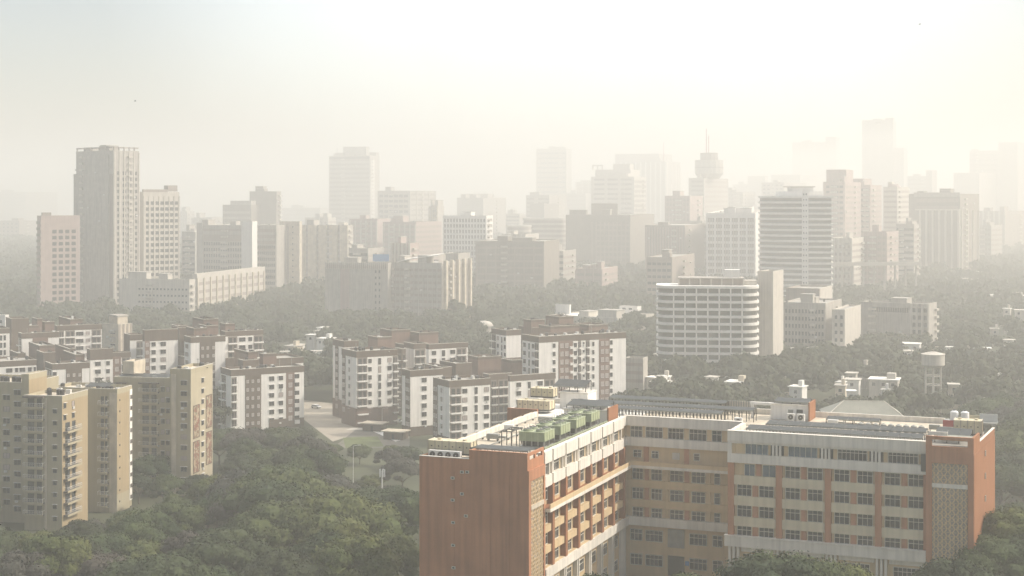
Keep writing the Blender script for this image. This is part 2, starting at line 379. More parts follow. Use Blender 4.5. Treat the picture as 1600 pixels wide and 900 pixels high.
class Bld:
    def __init__(s, name, label, cat, px, Y, a, group=None, z0=0):
        s.k = far(Y) / Y; Y = far(Y); s.a = rad(a); s.X0, s.Y0 = wx(px, Y), Y; s.z0 = z0; s.nwin = 0; s.nbal = 0; s.nac = 0; s.parts = {}
        s.root = empty(name, (s.X0, Y, z0), -s.a, label, cat, group)
    def toW(s, x, y): c, n = math.cos(s.a), math.sin(s.a); return s.X0 + x * c + y * n, s.Y0 - x * n + y * c
    def toL(s, X, Y):
        c, n = math.cos(s.a), math.sin(s.a); dx, dy = X - s.X0, Y - s.Y0; return dx * c - dy * n, dx * n + dy * c
    def mb(s, name, mt=None): return s.parts.setdefault((name, mt), MB())
    def wing(s, px, Y, pl, pr, yt, wall='white', par=None, ph=1.4, base=-2, LL=None, LR=None, roof='roof', z=None, parw=.3, foot=True):
        Y = far(Y); ox, oy = s.toL(wx(px, Y), Y)
        f = Face(s, ox, oy, -1, 0, 0); L1 = LL if LL else max(.5, f.t(pl))
        g = Face(s, ox, oy, 0, 1, 0); L2 = LR if LR else max(.5, g.t(pr))
        zt = z if z is not None else zy(yt, Y)
        x0, x1, y0, y1 = ox - L1, ox, oy, oy + L2
        s.mb('wall', wall).box(x0, x1, y0, y1, base, zt - .9, wall)
        par = par or wall; e = .04 if par == wall else .07; pb = zt - max(ph, .95); pm = s.mb('parapet', par)
        pm.box(x0 - e, x1 + e, y0 - e, y0 + parw, pb, zt, par); pm.box(x0 - e, x1 + e, y1 - parw, y1 + e, pb, zt, par)
        pm.box(x0 - e, x0 + parw, y0 + parw, y1 - parw, pb, zt - .003, par); pm.box(x1 - parw, x1 + e, y0 + parw, y1 - parw, pb, zt - .003, par)
        s.mb('coping', 'frame').box(x0 - e - .05, x1 + e + .05, y0 - e - .05, y0 + parw, zt + .002, zt + .08, 'frame')
        s.mb('coping', 'frame').box(x1 - parw, x1 + e + .05, y0 + parw + .01, y1 + e, zt + .002, zt + .08, 'frame')
        s.mb('roof', roof).box(x0 + parw, x1 - parw, y0 + parw, y1 - parw, zt - 1.0, zt - .85, roof)
        if foot: FOOT.append((s.X0, s.Y0, s.a, x0, x1, y0, y1))
        W = type('Wing', (), {})()
        W.L = Face(s, x0, y0, 1, 0, L1); W.R = Face(s, x1, y0, 0, 1, L2); W.zt = zt; W.x0, W.x1, W.y0, W.y1 = x0, x1, y0, y1; W.b = s
        return W
    def clutter(s, W, n, seed, tank='black'):
        r = random.Random(seed)
        if W.x1 - W.x0 < 3 or W.y1 - W.y0 < 3: return
        for i in range(n):
            x = r.uniform(W.x0 + 1, W.x1 - 1); y = r.uniform(W.y0 + 1, W.y1 - 1); z = W.zt - .85; k = r.random()
            mb = MB()
            if k < .4: mb.cyl(x, y, z, z + 1.3, .6, tank, 12); mb.cyl(x, y, z + 1.3, z + 1.5, .6, tank, 12, .2); nm = 'water_tank'
            elif k < .7: mb.box(x - .7, x + .7, y - .4, y + .4, z, z + r.uniform(.6, 1.3), 'acgrey'); nm = 'roof_unit'
            elif k < .85: mb.bar((x, y, z), (x, y, z + 2.8), .12, 'steel'); mb.bar((x - .5, y, z + 2.5), (x + .5, y, z + 2.5), .08, 'steel'); nm = 'aerial'
            else:
                L = min(4, W.x1 - W.x0 - 2); mb.box(x - L / 2, x + L / 2, y - .12, y + .12, z + .1, z + .35, 'concp'); nm = 'roof_pipe'
            mb.build(nm, s.root, s.z0)
    def done(s):
        for (n, mt), mb in s.parts.items():
            if not mb.v: continue
            if n in SPLIT and len(mb.f) <= 600:
                for q in mb.pieces(): q.build(n, s.root, s.z0)
                continue
            o = mb.build(n, s.root, s.z0)
            if n in ('window_row', 'facade_rib', 'balcony_door', 'balcony_shade_panel') and len(mb.f) > 6 * 3: o['kind'] = 'stuff'
        return s

# ---------------------------------------------------------------- ground
def bump(X, Y): return 15 * math.exp(-(((X - 22) / 55) ** 2 + ((Y - 262) / 48) ** 2) ** 2)
def ground():
    xs = np.concatenate([np.linspace(-4600, -300, 20), np.linspace(-260, 300, 57), np.linspace(340, 4600, 20)])
    ys = np.concatenate([np.linspace(-300, 100, 8), np.linspace(110, 640, 54), np.linspace(660, 8500, 40)])
    v = [(x, y, bump(x, y)) for y in ys for x in xs]; nx = len(xs); fs = []
    for j in range(len(ys) - 1):
        for i in range(nx - 1): k = j * nx + i; fs.append((k, k + 1, k + nx + 1, k + nx))
    me = bpy.data.meshes.new('ground'); me.from_pydata(v, [], fs); me.materials.append(M['ground'])
    o = bpy.data.objects.new('ground', me); col.objects.link(o); o['kind'] = 'structure'
ground()

# ---------------------------------------------------------------- haze
def haze():
    mb = MB(); mb.m('ground'); mb.box(-4800, 4800, -500, 8700, -3, 240, 'ground')
    m = bpy.data.materials.new('haze_air'); m.use_nodes = True; t = m.node_tree; t.nodes.clear()
    o = t.nodes.new('ShaderNodeOutputMaterial'); p = t.nodes.new('ShaderNodeVolumePrincipled')
    p.inputs['Color'].default_value = (*HAZE_COLOR, 1); p.inputs['Density'].default_value = HAZE_DENSITY
    p.inputs['Anisotropy'].default_value = 0.35
    t.links.new(p.outputs[0], o.inputs['Volume'])
    ob = mb.build('haze'); ob.data.materials.clear(); ob.data.materials.append(m); ob['kind'] = 'stuff'
haze()
# ---------------------------------------------------------------- the brick and cream institution in front
def jali(f, t0, t1, z0, z1, mb, pitch=.62):
    # pierced screen: a pale lattice of small crossing bars in front of a dark recess
    f.box(mb, t0, t1, z0, z1, -.02, .02, 'pinkd')
    n = int((t1 - t0) / pitch); m_ = int((z1 - z0) / pitch)
    rr = random.Random(5)
    for i in range(n):
        for j in range(m_):
            a = t0 + (t1 - t0) * i / n; b = t0 + (t1 - t0) * (i + 1) / n; c = z0 + (z1 - z0) * j / m_; d = z0 + (z1 - z0) * (j + 1) / m_
            h = .11; u = (b - a); v = (d - c)
            def P(t, z, nn): return (f.ox + f.dx * t + f.nx * nn, f.oy + f.dy * t + f.ny * nn, z)
            if (i + j) % 2: q = [(a, c), (a + h * 2, c), (b, d), (b - h * 2, d)]
            else: q = [(b - h * 2, c), (b, c), (a + h * 2, d), (a, d)]
            mb.quad([P(t, z, .12 + .02 * ((i * 7 + j) % 3)) for t, z in q], 'beige')
            if rr.random() < .8: 
                k = rr.uniform(.12, .2); mt, mz = (a + b) / 2, (c + d) / 2
                f.box(mb, mt - k, mt + k, mz - k, mz + k, .02, .1, 'beige')
            f.box(mb, a, b, c - .035, c + .035, .02, .1, 'beige')

def institution():
    b = Bld('institution_building', 'L shaped brick red and cream building with cooling towers on its roof', 'building', 1137, 277, 21.6, z0=12)
    b.X0 = 38.9; b.root.location.x = 38.9; b.nwin = -400
    W = b.mb('wall', 'beige'); g = 6
    FOOT.append((b.X0, b.Y0, b.a, -48, 44, -43, 34))
    W.box(-22.5, 34.8, 11.9, 30.8, g, 41.35, 'beige'); W.box(.4, 34.8, .55, 11.9, g, 41.3, 'beige')
    W.box(-41.0, -23.1, -34.9, 11.9, g, 41.3, 'beige'); W.box(-47.0, -22.5, 11.95, 30.8, g, 41.32, 'beige')
    rf = b.mb('roof', 'tile')
    rf.box(-22.2, 34.7, 11.9, 30.5, 41.4, 42.05, 'tile'); rf.box(.5, 34.7, .8, 11.9, 41.4, 42.0, 'roof')
    rf.box(-41.0, -23.3, -42.0, 11.9, 41.4, 42.05, 'tile'); rf.box(-47.0, -22.2, 11.9, 30.5, 41.45, 42.1, 'whiter')
    FB = Face(b, 0, .55, 1, 0, 34.8); FR = Face(b, -22.6, 11.9, 1, 0, 22.6); FW = Face(b, -23.1, -34.9, 0, 1, 46.2)
    PAR = b.mb('parapet', 'offwhite'); BAND = b.mb('storey_band', 'offwhite'); SILL = b.mb('spandrel', 'tile')
    PIL = b.mb('pilaster', 'brick'); PAN = b.mb('brick_panel', 'brick'); LED = b.mb('terrace_ledge', 'offwhite'); POST = b.mb('post', 'offwhite')
    # -- front block
    f = FB
    f.box(PAR, -.05, 34.8, 41.3, 43.1, -.3, .6, 'offwhite'); f.box(PAR, -.1, 34.8, 43.102, 43.2, -.4, .66, 'offwhite')
    f.box(BAND, -.06, 34.8, 37.45, 39.05, -.2, .62, 'offwhite'); f.box(BAND, -.05, 34.8, 40.9, 41.29, -.2, .4, 'offwhite')
    f.box(BAND, -.5, 35.2, 22.4, 24.2, -.2, 1.0, 'offwhite'); f.box(BAND, -.6, 35.3, 24.202, 24.4, -.2, 1.12, 'offwhite')
    bays = [0, 8.7, 17.4, 26.1, 34.8]
    for i, t in enumerate(bays):
        if i < 4: f.box(PIL, t + .02, t + 1.12, 24.42, 37.43, -.1, .55, 'brick')
        if i == 4: f.box(PIL, t - .5, t - .02, 24.42, 37.43, -.1, .55, 'brick')
        if i < 4: f.box(PAR, t + 8.3, t + 8.5, 41.25, 43.12, .6, .68, 'offwhite') if i < 3 else None
    for i in range(4):
        t = bays[i]; e = t + 8.7 if i < 3 else 34.3
        for r in range(4):
            zt = 37.2 - 3.73 * r
            f.box(SILL, t + 1.12, e - .0, zt - 3.68, zt - 2.0, -.1, .42, 'spandrel') if r < 3 else None
            if i == 0 and r == 0:
                f.wint(t + 3.0, t + 4.8, zt - 2.0, 2.0, 'blue', .02); f.wint(t + 6.3, t + 9.0 - .4, zt - 2.0, 2.0, 'blue', .02)
                f.box(PAN, t + 5.1, t + 6.0, zt - 2.0, zt + .25, 0, .16, 'brick'); continue
            f.wint(t + 1.7, t + 4.2, zt - 1.95, 1.9, 'near', .02); f.wint(t + 5.7, t + 8.2, zt - 1.95, 1.9, 'near', .02)
            f.box(PAN, t + 4.5, t + 5.4, zt - 2.0, zt + .25, 0, .16, 'brick')
            f.box(POST, t + 1.25, t + 1.42, zt - 2.0, zt + .2, 0, .2, 'beige')
        # top storey
        a = t + (3.2 if i == 0 else 2.3)
        f.wint(a, t + 7.2, 39.1, 1.9, 'blue' if i < 2 else 'near', .03)
        for k in range(3):
            q = t + 8.05 + .62 * k
            if i < 3: f.box(POST, q, q + .36, 39.05, 40.92, 0, .55, 'offwhite')
        if i < 3: f.box(b.mb('recess', 'glass'), t + 7.7, t + 10.1, 39.08, 40.88, 0, .05, 'glass')
    f.box(POST, -.02, .7, 39.05, 40.92, 0, .6, 'offwhite'); f.box(POST, 0.1, 1.3, 39.05, 40.9, -.02, .1, 'beige')
    f.box(b.mb('recess', 'glass'), 33.9, 34.75, 38.0, 41.0, .3, .66, 'darksteel')
    for i in range(5):                                   # ground storeys below the ledge
        t = bays[i]
        for k in range(3):
            q = t + .15 + .75 * k - (1.0 if i == 4 else 0)
            if q < 34.4: f.box(POST, q, q + .42, g, 22.4, 0, .7, 'offwhite')
        if i < 4:
            for z in (19.0, 14.6): f.wint(t + 3.2, t + 7.6, z, 2.1, 'near', .02)
            f.box(SILL, t + 2.4, t + 8.6, 21.5, 22.38, 0, .3, 'offwhite')
    # left return wall of the front block
    f = Face(b, .4, 11.9, 0, -1, 11.3)
    f.box(PAR, .6, 11.9 - .55, 41.3, 43.05, -.3, .4, 'offwhite'); f.box(BAND, 0.1, 11.3, 37.47, 39.03, -.2, .42, 'offwhite')
    f.box(BAND, 0.1, 11.3, 22.42, 24.18, -.2, .6, 'offwhite')
    # -- recessed middle
    f = FR
    f.box(PAR, -.55, 22.6, 41.3, 43.1, -.3, .6, 'offwhite'); f.box(PAR, -.55, 22.6, 43.102, 43.2, -.4, .66, 'offwhite')
    f.box(BAND, -.52, 22.6, 37.45, 39.05, -.2, .62, 'offwhite'); f.box(BAND, -.5, 22.9, 22.3, 23.9, -.2, 1.0, 'offwhite')
    f.box(LED, -2.0, 22.9, 33.45, 34.0, -.1, 2.0, 'offwhite'); f.box(b.mb('balustrade', 'brick2'), -1.9, 22.9, 34.0, 34.75, 1.8, 1.98, 'beige')
    f.box(LED, -1.9, 22.9, 34.002, 34.05, 0, 1.8, 'brick2')
    X = lambda z: f.t(940 + z / 3)
    for a, c in ((138, 190), (210, 284), (312, 386), (414, 490), (520, 562)): f.wint(X(a), X(c), 39.12, 1.9, 'near', .02)
    for a, c in ((152, 185), (235, 267), (433, 460)): f.wint(X(a), X(c), 35.3, 1.2, 'near', .02)
    f.box(b.mb('louvre', 'concp'), X(332), X(366), 35.2, 36.5, 0, .12, 'concp')
    for a, c in ((198, 221), (388, 410)): f.box(PAN, X(a), X(c), 34.1, 37.44, 0, .16, 'brick')
    for r in range(3):
        zt = 33.0 - 3.75 * r
        for a, c in ((148, 192), (236, 281), (324, 382), (425, 484), (530, 554)): f.wint(X(a), X(c), zt - 1.95, 1.9, 'near', .02)
        for a, c in ((203, 222), (390, 411)): f.box(PAN, X(a), X(c), zt - 2.05, zt + .3, 0, .16, 'brick')
        for a in (128, 300, 500): f.box(POST, X(a), X(a + 12), zt - 2.05, zt + .4, 0, .2, 'beige')
        if r < 2 or True: f.box(SILL, X(110), 22.6, zt - 3.5, zt - 2.05, -.1, .42, 'beige') if r < 2 else None
    for z in (19.3, 14.6):
        for a, c in ((137, 190), (210, 284), (415, 492), (523, 565)): f.wint(X(a), X(c), z, 2.0, 'near', .02)
    f.box(b.mb('shutter', 'steel'), X(312), X(388), 18.4, 21.9, 0, .15, 'steel'); f.box(b.mb('shutter', 'steel'), X(312), X(388), 13, 16.8, 0, .15, 'darksteel')
    f.box(b.mb('sign_board', 'bluesheet'), X(392), X(410), 15.2, 16.0, 0, .15, 'bluesheet')
    f.box(POST, X(90), X(115), g, 22.3, 0, .8, 'offwhite'); f.box(PIL, X(84), X(106), 23.92, 33.4, 0, .5, 'brick'); f.box(PIL, X(84), X(106), 34.1, 37.43, 0, .3, 'brick')
    # -- left wing, facade to the right
    f = FW
    bt = [-.1, 4.0, 10.5, 17.1, 23.8, 30.4, 37.0, 43.6, 46.2]
    f.box(PAR, -.1, 46.3, 41.35, 43.1, -.3, .5, 'offwhite')
    f.box(BAND, -.1, 46.2, 37.45, 39.02, -.2, .5, 'offwhite'); f.box(BAND, -.1, 46.2, 22.3, 23.9, -.2, 1.2, 'offwhite')
    f.box(LED, -.3, 44.2, 33.45, 34.0, -.1, 2.0, 'offwhite'); f.box(b.mb('balustrade', 'brick2'), -.2, 44.1, 34.0, 34.75, 1.8, 1.98, 'beige')
    f.box(LED, -.2, 44.1, 34.002, 34.05, 0, 1.8, 'brick2')
    for i in range(8):
        t0, t1 = bt[i], bt[i + 1]
        if t1 - t0 > 4.5 or i == 0:                      # projecting parapet bay and its window
            a, c = t0 + .9, t1 - .5
            f.box(PAR, t0 + .35, t1 - .25, 41.2, 43.15, .5, .85, 'offwhite'); f.box(BAND, t0 + .35, t1 - .25, 37.3, 39.06, .5, .85, 'offwhite')
            m_ = (t0 + t1) / 2
            f.wint(m_ - 1.6, m_ + 1.6, 39.1, 1.95, 'near', .02)
            for q in (t0 + .5, t0 + 1.15, t1 - .75): f.box(POST, q, q + .35, 39.02, 41.35, 0, .5, 'offwhite')
            f.box(b.mb('side_panel', 'brick2'), m_ + 1.75, m_ + 2.15, 39.03, 41.3, 0, .2, 'beige')
        if i > 0:
            f.box(PIL, t0 - .5, t0 + .5, 23.92, 33.43, -.05, 1.0, 'brick2'); f.box(PIL, t0 - .45, t0 + .45, 34.06, 37.43, -.05, 1.0, 'brick2')
            for q in (t0 - .6, t0 + .3): f.box(POST, q, q + .35, g, 22.3, 0, .8, 'offwhite')
        if t1 - t0 < 2.7: continue
        m_ = (t0 + t1) / 2; hw = min(1.5, (t1 - t0) / 2 - .7)
        f.wint(m_ - hw, m_ + hw, 34.9, 2.2, 'near', .02)
        for r in range(3):
            zt = 33.0 - 3.45 * r
            f.wint(m_ - hw, m_ + hw, zt - 2.0, 1.95, 'near', .02)
            f.box(SILL, t0 + .5, t1 - .5, zt - 3.3, zt - 2.1, .0, .75, 'brick2' if r == 3 else 'beige')
        for z in (19.0, 14.4): f.wint(m_ - hw, m_ + hw, z, 2.1, 'near', .02)
    # other parapets and the back
    PAR.box(-41.4, -40.9, -34.9, 11.4, 41.3, 43.0, 'offwhite'); PAR.box(-47.4, 34.8, 30.6, 31.1, 41.0, 43.1, 'offwhite')
    for i in range(8): PAR.box(-41.5, -41.4, -34 + 5.6 * i, -29.6 + 5.6 * i, 41.0, 43.12, 'tile')
    PAR.box(-47.4, -46.9, 11.6, 30.6, 41.0, 43.2, 'offwhite')
    PAN.box(-47.42, -41.0, 11.5, 11.94, g, 43.4, 'brick')
    # -- brick end of the wing
    E = b.mb('brick_end', 'brick')
    E.box(-41.4, -22.35, -42.5, -34.92, g, 41.4, 'brick')
    E.box(-41.4, -32.5, -42.5, -42.2, 41.4, 42.65, 'brick'); E.box(-32.5, -22.35, -42.5, -42.15, 41.4, 44.1, 'brick'); E.box(-32.5, -32.2, -42.15, -39, 41.4, 44.1, 'brick')
    E.box(-41.4, -41.1, -42.2, -34.9, 41.4, 42.65, 'brick')
    b.mb('coping', 'offwhite').box(-41.45, -32.5, -42.55, -42.1, 42.652, 42.75, 'offwhite'); b.mb('coping', 'offwhite').box(-32.55, -22.3, -42.55, -42.1, 44.102, 44.2, 'brick')
    f = Face(b, -22.35, -42.5, 0, 1, 7.6)
    f.box(E, .36, 7.6, 41.4, 42.9, -.3, 0, 'brick'); f.box(E, .36, 1.0, 42.9, 43.6, -.3, 0, 'brick'); f.box(E, 3.4, 4.0, 42.9, 43.6, -.3, 0, 'brick'); f.box(E, 6.8, 7.6, 42.9, 43.6, -.3, 0, 'brick')
    f.box(E, .36, 7.6, 43.6, 44.1, -.3, 0, 'brick')
    J = b.mb('pierced_screen', 'beige')
    f.box(E, 0, 1.0, g, 41.35, 0, .25, 'brick'); f.box(E, 6.9, 7.55, g, 41.35, 0, .25, 'brick'); f.box(E, 1.0, 6.9, 39.6, 41.35, 0, .25, 'brick')
    jali(f, 1.0, 6.9, 35.6, 39.6, J); jali(f, 1.0, 6.9, 14, 34.9, J); f.box(J, 1.0, 6.9, 34.9, 35.6, 0, .3, 'tile')
    f = Face(b, -41.4, -42.5, 1, 0, 19)
    for x, y in ((196, 455), (238, 428), (262, 428), (238, 527), (196, 555), (256, 627), (198, 657), (198, 760), (200, 862)):
        t = f.t(640 + x * .3445); z = zy(590 + y * .3445, f.Y(t))
        mb = MB(); f.box(mb, t - .32, t + .32, z - .22, z + .22, 0, .12, 'frame'); f.box(mb, t - .2, t + .2, z - .14, z + .14, .12, .14, 'darksteel'); mb.build('vent', b.root, b.z0)
    for t in (6.2, 12.6, 15.9): f.box(b.mb('downpipe', 'steel'), t, t + .06, g, 40.5, 0, .06, 'brick')
    # -- brick stair tower at the right end
    T = b.mb('stair_tower', 'brick')
    x0, x1, d, sk = 34.8, 42.7, 24, 1.6
    T.prism([(x0, -.3), (x1, -.3), (x1 + sk, d), (x0, d)], g, 41.4, 'brick')
    f = Face(b, x0, -.3, 1, 0, x1 - x0)
    for a, c in ((0, 1.0), (6.9, 7.9)): f.box(T, a, c, g, 44.3, 0.0 if a else 0, .35, 'brick')
    f.box(T, 1.0, 6.9, 43.7, 44.3, -.1, .35, 'brick'); f.box(T, 1.0, 6.9, 39.7, 42.6, -.1, .35, 'brick')
    f.box(J, 1.0, 6.9, 35.5, 36.2, 0, .3, 'offwhite')
    jali(f, 1.0, 6.9, 36.2, 39.7, J); jali(f, 1.0, 6.9, 14, 35.5, J)
    side = [(x1 - .35, -.3), (x1, -.3), (x1 + sk, d), (x1 + sk - .35, d)]
    T.prism([side[0], side[1], (x1 + sk * .27, 6.2), (x1 + sk * .27 - .35, 6.2)], 41.4, 44.3, 'brick2')
    T.prism([(x1 + sk * .27 - .35, 6.2), (x1 + sk * .27, 6.2), side[2], side[3]], 41.4, 42.7, 'brick2')
    SK = b.mb('side_wall', 'brick2'); SK.prism([(x1 + .003, -.3), (x1 + .06, -.3), (x1 + sk + .06, d), (x1 + sk + .003, d)], g, 41.38, 'brick2')
    b.mb('coping', 'offwhite').prism([(x1 + sk * .27 - .38, 6.25), (x1 + sk * .27 + .05, 6.25), (x1 + sk + .05, d), (x1 + sk - .4, d)], 42.702, 42.8, 'offwhite')
    b.mb('roof', 'tile').box(x0, x1 - .3, 0.1, d, 41.41, 41.9, 'roof')
    b.mb('roof', 'tile').box(x0 + 2.4, x1 - .36, .1, 6.0, 43.5, 43.65, 'metalroof')
    for z in (40.4, 36.4, 32.4, 28.4, 24.4):
        T.prism([(x1 + .8, 11.4), (x1 + .98, 11.4), (x1 + 1.03, 12.2), (x1 + .8, 12.2)], z - 1, z, 'pinkd')
    b.done(); return b
INST = institution()
A0 = INST.a
def roofw(x, y): return INST.toW(x, y)
def rthing(name, label, cat, x, y, z, group=None):
    X, Y = roofw(x, y); return empty(name, (X, Y, z), -A0, label, cat, group)

# cooling towers
def cooling_tower(x, y, label):
    r = rthing('cooling_tower', label, 'cooling tower', x, y, 42.1, 'green cooling towers on the institution roof')
    if 'ct' not in cache:
        s = MB(); L = 5.4; w_ = 5.6
        for i in range(5):
            for j in (0, 1, 2):
                px_, py_ = -L / 2 + .1 + i * (L - .2) / 4, -w_ / 2 + .1 + j * (w_ - .2) / 2
                s.box(px_ - .08, px_ + .08, py_ - .08, py_ + .08, 0, 1.7, 'steel')
        s.box(-L / 2, L / 2, -w_ / 2, w_ / 2, .35, .5, 'steel'); s.box(-L / 2 + .5, L / 2 - .5, -w_ / 2 + .5, w_ / 2 - .5, .5, 1.7, 'darksteel')
        h = MB(); h.box(-L / 2, L / 2, -w_ / 2, w_ / 2, 1.7, 3.7, 'green')
        for i in range(5): h.box(L / 2, L / 2 + .05, -w_ / 2 + i * w_ / 4 - .08 + .08, -w_ / 2 + i * w_ / 4 + w_ / 4 - .25, 1.85, 3.6, 'greenlt') if i < 4 else None
        for i in range(1, 4): h.box(-L / 2 + i * L / 4 - .04, -L / 2 + i * L / 4 + .04, -w_ / 2 - .04, -w_ / 2, 1.7, 3.7, 'greenlt')
        h.box(-L / 2 - .08, L / 2 + .08, -w_ / 2 - .08, w_ / 2 + .08, 3.7, 3.8, 'greenlt')
        fn = MB()
        fn.cyl(0, 0, 0, .45, 1.0, 'green', 20, .9); fn.cyl(0, 0, .45, .46, .82, 'darksteel', 20); fn.cyl(0, 0, .46, .75, .22, 'steel', 10)
        for k in range(4):
            a = k * math.pi / 2; fn.bar((0, 0, .5), (.8 * math.cos(a), .8 * math.sin(a), .52), .12, 'steel')
        rl = MB()
        for xx in (-L / 2, L / 2): rl.bar((xx, -w_ / 2, 4.6), (xx, w_ / 2, 4.6), .05, 'steel')
        rl.bar((-L / 2, -w_ / 2, 4.6), (L / 2, -w_ / 2, 4.6), .05, 'steel')
        for k in range(5): 
            for xx in (-L / 2, L / 2): rl.bar((xx, -w_ / 2 + k * w_ / 4, 3.8), (xx, -w_ / 2 + k * w_ / 4, 4.6), .05, 'steel')
        cache['ct'] = (s.mesh('leg_frame'), h.mesh('housing'), fn.mesh('fan'), rl.mesh('railing'))
    a, b_, c, d = cache['ct']; r.scale = (.86, .92, .76)
    inst('leg_frame', a, r, (0, 0, 0)); inst('housing', b_, r, (0, 0, 0)); inst('railing', d, r, (0, 0, 0))
    for xx in (-1.35, 1.35):
        for yy in (-1.4, 1.4): inst('fan', c, r, (xx, yy, 3.8))
for i, (y, l) in enumerate(((-23.5, 'green cooling tower nearest the viewer in the roof row'), (-15.3, 'second green cooling tower from the near end of the roof row'),
                            (-7.0, 'third green cooling tower from the near end of the roof row'), (1.4, 'green cooling tower at the far end of the roof row'))):
    cooling_tower(-27.9, y, l)
def pipe():
    r = rthing('pipe_run', 'long steel pipe run along the feet of the green cooling towers', 'pipe', -24.6, -10, 42.1)
    mb = MB(); mb.bar((0, -20, .5), (0, 14, .5), .35, 'steel'); mb.bar((.5, -20, .9), (.5, 14, .9), .2, 'greenlt')
    mb.build('pipe', r); s = MB()
    for k in range(12): s.box(-.1, .6, -20 + k * 3, -19.8 + k * 3, 0, .9, 'darksteel')
    s.build('support', r)
pipe()
def frame_rack():
    r = rthing('steel_frame', 'open dark steel frame in front of the nearest green cooling tower', 'frame', -32.4, -24, 42.1); mb = MB()
    for x in (-.9, .9):
        for y in (-2.4, 0, 2.4): mb.bar((x, y, 0), (x, y, 2.8), .14, 'darksteel')
        mb.bar((x, -2.4, 2.8), (x, 2.4, 2.8), .14, 'darksteel')
    for y in (-2.4, 0, 2.4): mb.bar((-.9, y, 2.8), (.9, y, 2.8), .14, 'darksteel')
    mb.build('frame', r)
frame_rack()

def panel_tank(x, y, z, L, w_, h, label, group='cream panel water tanks on the institution roof', rows=1):
    r = rthing('panel_tank', label, 'water tank', x, y, z, group)
    t = MB(); t.box(-L / 2, L / 2, -w_ / 2, w_ / 2, .3, h, 'tank'); t.build('tank_body', r)
    s = MB(); n = max(2, int(L / 1.1))
    for i in range(n + 1):
        q = -L / 2 + L * i / n
        s.box(q - .05, q + .05, -w_ / 2 - .09, -w_ / 2, .3, h + .05, 'pinkd'); s.box(q - .05, q + .05, w_ / 2, w_ / 2 + .09, .3, h + .05, 'pinkd')
        s.box(q - .05, q + .05, -w_ / 2, w_ / 2, h + .002, h + .06, 'frame')
        if i < n: s.box(q + L / n / 2 - .12, q + L / n / 2 + .12, -w_ / 2 - .06, -w_ / 2, h * .55, h * .55 + .2, 'brown')
    for i in range(int(w_ / 1.1) + 1):
        q = -w_ / 2 + i * w_ / int(w_ / 1.1); s.box(L / 2, L / 2 + .09, q - .05, q + .05, .3, h, 'pinkd')
    s.build('stiffener', r); d = MB(); d.box(-L / 2, L / 2, -w_ / 2, w_ / 2, 0, .28, 'darksteel'); d.build('skid', r)
    for k in (-.3, .3): c = MB(); c.cyl(L * k, 0, h, h + .25, .35, 'tank', 12); c.build('hatch', r)
panel_tank(-37.2, -38.6, 42.7, 7.6, 2.6, 2.2, 'cream panelled water tank on the low near corner of the brick wing')
panel_tank(-43.2, 16.5, 42.6, 6.8, 3.2, 2.0, 'lower cream panelled tank of the stacked pair beside the white penthouse')
panel_tank(-42.6, 19.5, 44.8, 4.8, 2.6, 1.9, 'upper cream panelled tank of the stacked pair beside the white penthouse')
panel_tank(40.2, 17.5, 42.3, 4.8, 3.0, 2.6, 'cream panelled tank on the brick stair tower at the right end')

def solar(x0, x1, y, z, wd, tilt, label, hleg=1.6, group='solar panel rows on the institution roof', step=1.6):
    r = rthing('solar_array', label, 'solar panels', (x0 + x1) / 2, y, z, group); L = x1 - x0
    p = MB(); k = max(2, int(L / 2.0)); ct, st = math.cos(rad(tilt)), math.sin(rad(tilt))
    for i in range(k):
        a, b_ = -L / 2 + L * i / k + .03, -L / 2 + L * (i + 1) / k - .03
        q = [(-wd / 2 * ct, hleg), (wd / 2 * ct, hleg + wd * st)]
        p.quad([(a, q[0][0], q[0][1]), (b_, q[0][0], q[0][1]), (b_, q[1][0], q[1][1]), (a, q[1][0], q[1][1])], 'solar')
        p.quad([(a, q[0][0], q[0][1] - .05), (a, q[1][0], q[1][1] - .05), (b_, q[1][0], q[1][1] - .05), (b_, q[0][0], q[0][1] - .05)], 'darksteel')
        p.quad([(a, q[0][0], q[0][1] - .05), (b_, q[0][0], q[0][1] - .05), (b_, q[0][0], q[0][1]), (a, q[0][0], q[0][1])], 'steel')
    p.build('panels', r)
    s = MB(); n = max(1, int(L / step))
    for i in range(n + 1):
        t = -L / 2 + L * i / n
        s.bar((t, -wd / 2 * ct + .2, 0), (t, -wd / 2 * ct + .2, hleg), .14, 'darksteel'); s.bar((t, wd / 2 * ct - .2, 0), (t, wd / 2 * ct - .2, hleg + wd * st - .1), .14, 'darksteel')
    for yy, zz in ((-wd / 2 * ct + .1, hleg - .16), (wd / 2 * ct - .1, hleg + wd * st - .16)): s.bar((-L / 2, yy, zz), (L / 2, yy, zz), .16, 'steel')
    s.build('stand', r)
solar(-33.2, -23.2, -38.0, 42.9, 4.6, -2, 'short dark solar array on the near brick end of the wing', 1.3, step=1.2)
solar(-31.5, -4.5, 14.8, 42.1, 2.6, 5, 'nearest solar row above the recessed middle facade', 2.1, step=1.35)
solar(-31.5, 0.5, 20.0, 42.1, 2.6, 5, 'middle solar row above the recessed middle facade', 2.3, step=1.35)
solar(-30.5, -6.5, 26.0, 42.1, 2.6, 5, 'rearmost solar row above the recessed middle facade', 2.6, step=1.35)
solar(3.0, 34.0, 3.2, 42.0, 3.2, 5, 'front solar row just behind the parapet of the right block', 1.5, step=1.2)
solar(5.5, 34.0, 8.2, 42.0, 3.2, 5, 'second solar row on the right block roof behind the front row', 1.8, step=1.2)
solar(35.4, 41.5, 9.5, 42.0, 4.2, 8, 'small solar array on the brick stair tower behind its screen', 1.5)
solar(13.5, 23.5, 24.5, 42.0, 2.2, 7, 'thin rear solar row to the right of the brick ended plant room', .9)
